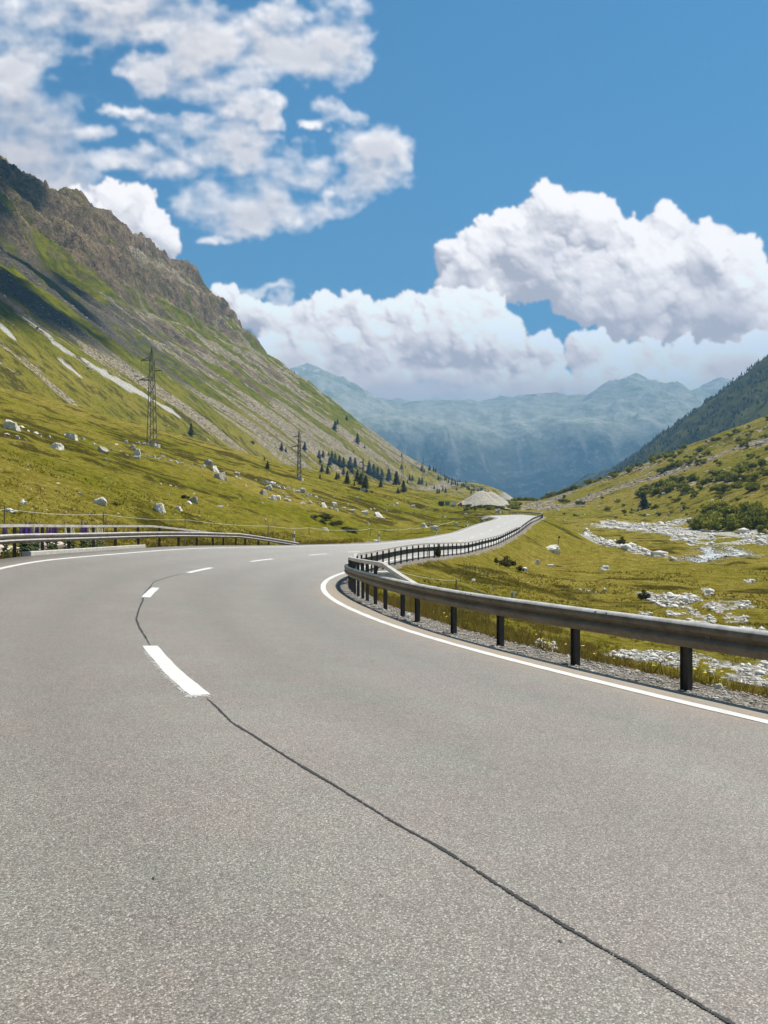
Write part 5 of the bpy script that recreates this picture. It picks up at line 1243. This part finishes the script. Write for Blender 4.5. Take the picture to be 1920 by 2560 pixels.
        # irregular edges: sample through a noise warp
        gi, gj = np.mgrid[0:H_, 0:W_]
        wj = (5.5 * fbm(PX / 34, PY / 34, 3, seed + 1) + 2.0 * fbm(PX / 9, PY / 9, 4, seed + 2, .6)) * 1.7 / pxs * 1.5; wi = (5.5 * fbm(PX / 34, PY / 34, 3, seed + 3) + 2.0 * fbm(PX / 9, PY / 9, 4, seed + 4, .6)) * 1.7 / pxs * 1.5
        fi = np.clip(gi + wi, 0, H_ - 1.001); fj = np.clip(gj + wj, 0, W_ - 1.001); a0, b0 = fi.astype(int), fj.astype(int); ta, tb = fi - a0, fj - b0
        cov = (h > -59).astype(float)
        def smp(f): return (f[a0, b0] * (1 - tb) + f[a0, b0 + 1] * tb) * (1 - ta) + (f[a0 + 1, b0] * (1 - tb) + f[a0 + 1, b0 + 1] * tb) * ta
        cov = smp(box_blur(cov, 1)); hs = smp(box_blur(np.maximum(h, -35), 1))
        hs = hs + 3.0 * fbm(PX / 14, PY / 14, 5, seed + 7, .6)
        hm = box_blur(hs, 5); hb = box_blur(hs, 22)
        gL, gX = np.gradient(box_blur(hs, 13), pxs); big = np.clip(.5 + .9 * (-gX * .35 - gL * .9), 0, 1)
        gy_, gx_ = np.gradient(.55 * hs + .45 * hm, pxs); nn = np.sqrt(gx_ ** 2 + gy_ ** 2 + 1)
        lam = (-gx_ * .42 - gy_ * .86 + .42) / nn / 1.05
        lam = np.clip(.5 + .5 * lam, 0, 1) ** 1.2
        # cover toward the sun (up, right) shades what lies below
        sh = np.zeros_like(hs)
        for st in (5, 10, 18, 30, 48):
            up = np.roll(np.roll(hm, -int(st * .9), 0), -int(st * .45), 1); sh = np.maximum(sh, np.clip((up - hm - st * pxs * .25) / 34, 0, 1) * (1 - st / 75))
        ao = np.clip((hs - hb) / 26, -1, 1)
        L = -.20 + .86 * lam + .34 * big - .40 * sh * shade + .26 * ao
        # thin, hazier cloud near the base
        if base_y is not None: L = L * (1 - .38 * np.clip((PY - base_y[0]) / (base_y[1] - base_y[0]), 0, 1)) 
        L = box_blur(L, 1); L = np.clip((L - .45) * contrast * 1.0 + .50, 0, 1)[..., None]
        ed = np.clip((cov - .22 + .30 * fbm(PX / 6, PY / 6, 3, seed + 9)) * op_edge, 0, 1)
        if base_y is not None: ed = ed * np.clip(1 - (PY - base_y[1]) / (base_y[2] - base_y[1]) + .5 * fbm(PX / 60, PY / 20, 4, seed + 12), 0, 1)
        ed = box_blur(ed, 1); over(SHD * (1 - L) + LIT * L, ed)
    SOFT1 = [(90, 60, 190, 85), (230, 40, 150, 85), (50, 150, 95, 65), (330, 50, 80, 60), (440, 20, 120, 80), (520, 100, 110, 90), (620, 130, 150, 62), (740, 145, 130, 60), (850, 90, 75, 95), (910, 120, 34, 60), (700, 40, 80, 40), (360, 160, 60, 30), (430, 185, 90, 42), (520, 222, 110, 42), (600, 255, 80, 34), (670, 290, 40, 30),
             (300, 280, 50, 16), (360, 312, 60, 26), (470, 330, 120, 42), (560, 362, 110, 48), (650, 405, 110, 55), (740, 440, 90, 50), (560, 500, 130, 60), (680, 505, 140, 62), (620, 555, 110, 32), (760, 530, 60, 26), (345, 390, 100, 32), (430, 425, 80, 30), (820, 262, 38, 28), (865, 290, 55, 24), (930, 385, 85, 75), (965, 350, 60, 55), (900, 450, 65, 55), (1000, 400, 30, 45), (822, 490, 28, 22), (530, 588, 44, 12), (660, 722, 55, 15), (700, 745, 40, 18), (780, 310, 30, 12)]
    SOFT0 = [(40, 290, 150, 140), (110, 360, 130, 100), (210, 400, 70, 28), (220, 340, 65, 24), (30, 450, 110, 70), (160, 440, 90, 50), (640, 190, 100, 30), (520, 110, 90, 50)]
    soft(SOFT0, 75, 1.1, -.4, 1.1, 31, .98, .22)
    soft(SOFT1, 68, 1.5, -.45, 1.3, 41, .97, .12, 26)
    puffs([(300, 550, 100, 75), (380, 580, 60, 60), (255, 505, 60, 40), (415, 610, 36, 40), (200, 520, 60, 40), (330, 500, 60, 40)], 57, (40, 0), (4, 8, 4), 1.6, None, .9, .7)
    # the great cumulus on the right, back to front
    puffs([(1250, 632, 125, 85), (1400, 592, 150, 95), (1390, 527, 85, 38), (1560, 652, 140, 95), (1670, 582, 85, 52), (1780, 594, 70, 32), (1790, 712, 110, 105), (1470, 692, 120, 85), (1680, 782, 200, 80), (1180, 712, 95, 70), (1900, 822, 60, 80), (1120, 652, 34, 50), (1300, 702, 130, 60), (1600, 722, 180, 100), (1820, 822, 120, 60)], 61, (62, 0), (3.2, 8, 4), 2.2, (640, 880, 960), 1.05)
    puffs([(1500, 900, 100, 50), (1640, 905, 140, 46), (1780, 905, 140, 50), (1900, 880, 70, 60), (1450, 865, 45, 34), (1600, 960, 200, 40), (1800, 960, 160, 40)], 71, (40, 0), (3, 7, 4), 1.8, (850, 960, 1060), .8)
    puffs([(560, 740, 42, 26), (620, 780, 60, 46), (700, 810, 70, 50), (870, 910, 140, 70), (720, 930, 110, 60), (800, 800, 90, 60), (880, 780, 60, 45), (1020, 770, 70, 40), (1130, 770, 95, 55), (1190, 760, 50, 30), (1000, 850, 220, 80), (960, 790, 80, 40), (1220, 840, 100, 70), (1320, 900, 95, 60), (760, 880, 120, 70), (1100, 900, 220, 60), (1300, 950, 130, 40)], 81, (54, 0), (3.2, 8, 4), 2.0, (830, 960, 1090), 1.0)
    # soft vapour under the cloud bank
    soft([(900, 985, 360, 60), (1250, 985, 330, 55), (1650, 975, 330, 60), (720, 940, 120, 70), (1880, 940, 120, 80)], 80, .8, -.3, 1.1, 91, .85, .45)
    # the clouds stand beyond the blue air of the valley: what they lose on the way is given here
    path = np.minimum(1300.0 / np.maximum(np.sin(EL), .02), 9500.0); T = np.exp(-1.85e-4 * path)[..., None]; air = np.array([.07, .27, .42]) * (1 - T)
    al3 = np.maximum(alpha, 1e-3)[..., None]; c_ = rgb / al3; c_ = np.clip((c_ - .78 * air) / T, .05, 2.2); rgb[:] = c_ * alpha[..., None]
    return rgb.astype(np.float32), np.clip(alpha, 0, 1).astype(np.float32)
N = NT(W.node_tree); out = N.n('ShaderNodeOutputWorld'); bg = N.n('ShaderNodeBackground', {'Strength': SKY_STR}); N.link(bg.outputs[0], out.inputs[0])
sky = N.n('ShaderNodeTexSky', sky_type='NISHITA', sun_disc=False, sun_elevation=SUN_EL, sun_rotation=SUN_AZ, altitude=2200.0, air_density=1.0, dust_density=.6, ozone_density=2.0)
dirv = N.n('ShaderNodeTexCoord').outputs['Generated']
skyc = N.n('ShaderNodeHueSaturation', {'Saturation': 1.16, 'Value': 1.0, 'Color': sky.outputs[0]}).outputs[0]
skyc = N.mix(1.0, skyc, (.365, .80, .775), 'MULTIPLY')
rgb_, alp_ = make_sky_map(); ih, iw = alp_.shape
img = bpy.data.images.new('cloud_map', iw, ih, alpha=True, float_buffer=True); img.colorspace_settings.name = 'Non-Color'
img.pixels.foreach_set(np.concatenate([rgb_, alp_[..., None]], -1).ravel()); img.update(); img.alpha_mode = 'CHANNEL_PACKED'
sp = N.n('ShaderNodeSeparateXYZ', {0: dirv}).outputs
az = N.m('ARCTAN2', sp[0], sp[1]); el = N.m('ARCSINE', sp[2])
u = N.m('MULTIPLY_ADD', az, 180 / math.pi / (SK_STEP * iw), -SK_A0 / (SK_STEP * iw)); v = N.m('MULTIPLY_ADD', el, 180 / math.pi / (SK_STEP * ih), -SK_E0 / (SK_STEP * ih))
tx = N.n('ShaderNodeTexImage', {0: N.n('ShaderNodeCombineXYZ', {0: u, 1: v}).outputs[0]}, image=img, extension='CLIP', interpolation='Cubic')
# loose clouds round the rest of the sky
bn = N.noise(dirv, 2.6, 6, .55); bm_ = N.m('MULTIPLY', N.rng(bn, .56, .66), N.rng(N.m('ABSOLUTE', az), .66, .9))
skyc = N.mix(N.m('MULTIPLY', bm_, N.rng(sp[2], .02, .2)), skyc, (CLOUD_L * .8, CLOUD_L * .8, CLOUD_L * .82))
keep_ = N.n('ShaderNodeVectorMath', {0: skyc, 'Scale': N.m('SUBTRACT', 1.0, tx.outputs[1])}, operation='SCALE').outputs[0]
cl_ = N.n('ShaderNodeVectorMath', {0: tx.outputs[0], 'Scale': CLOUD_L}, operation='SCALE').outputs[0]
x = N.n('ShaderNodeVectorMath', {0: keep_, 1: cl_}, operation='ADD').outputs[0]
N.link(x, bg.inputs[0])
sl_ = bpy.data.lights.new('sun', 'SUN'); sl_.energy = 4.7; sl_.angle = R(.53); sl_.color = (1.0, .955, .88); so = bpy.data.objects.new('sun', sl_); COL.objects.link(so); so.rotation_euler = (-sund).to_track_quat('-Z', 'Y').to_euler(); so.location = sund * 3000

# added cloud out of view, its puffs placed sunward to shade the left slope
bm = bmesh.new(); rc = random.Random(5); spots = [(-70, 450, 46), (20, 430, 30), (80, 480, 20), (-70, 560, 34)]
for _ in range(17):
    t_ = rc.random() * .62; spots.append((-80 + 500 * t_ + rc.uniform(-25, 25), 660 + 225 * t_ + rc.uniform(-75, 60) * (1 - .5 * t_), rc.uniform(14, 30) * (1 - .35 * t_)))
for (px, py, rad) in spots:
    p = ray(px, py); k = (2500 - p.z) / sund.z; c_ = p + sund * k
    bmesh.ops.create_icosphere(bm, subdivisions=4, radius=rad, matrix=Matrix.Translation(c_) @ Matrix.Diagonal((1, 1, .55, 1)))
for v_ in bm.verts: q = v_.co / 26; v_.co += Vector((mnoise.fractal(q, .8, 2.1, 4), mnoise.fractal(q + Vector((9, 3, 1)), .8, 2.1, 4), mnoise.fractal(q + Vector((2, 7, 5)), .8, 2.1, 4))) * 16
me = bpy.data.meshes.new('cloud'); bm.to_mesh(me); bm.free(); me.polygons.foreach_set('use_smooth', [True] * len(me.polygons)); me.materials.append(simple_mat('added_cloud_white', (.9, .9, .9), 1, 0, .02, .02, 0, 0))  # mesh of the added cloud out of view
oc = bpy.data.objects.new('cloud', me); COL.objects.link(oc); tag(oc, 'added white cloud out of view, placed to shade the upper left mountain slope', 'cloud')

# ------------------------------------------------------------------ camera and render settings
cd = bpy.data.cameras.new('camera'); cam = bpy.data.objects.new('camera', cd); COL.objects.link(cam); scene.camera = cam
cam.location = (0, 0, 0); cam.rotation_euler = (R(90), 0, 0); cd.sensor_fit = 'VERTICAL'; cd.sensor_height = 24; cd.sensor_width = 18; cd.lens = F / 2560 * 24; cd.shift_y = (HY - 1280) / 2560; cd.clip_start = .05; cd.clip_end = 30000
scene.render.resolution_x = 768; scene.render.resolution_y = 1024
scene.view_settings.view_transform = 'Standard'; scene.view_settings.look = 'None'; scene.view_settings.exposure = .97; scene.view_settings.gamma = 1.0; scene.view_settings.use_curve_mapping = False
cy = scene.cycles; cy.use_denoising = True; cy.denoiser = 'OPENIMAGEDENOISE'; cy.max_bounces = 5; cy.diffuse_bounces = 2; cy.glossy_bounces = 2; cy.transmission_bounces = 3; cy.volume_bounces = 0; cy.transparent_max_bounces = 6; cy.use_adaptive_sampling = True; cy.adaptive_threshold = .02
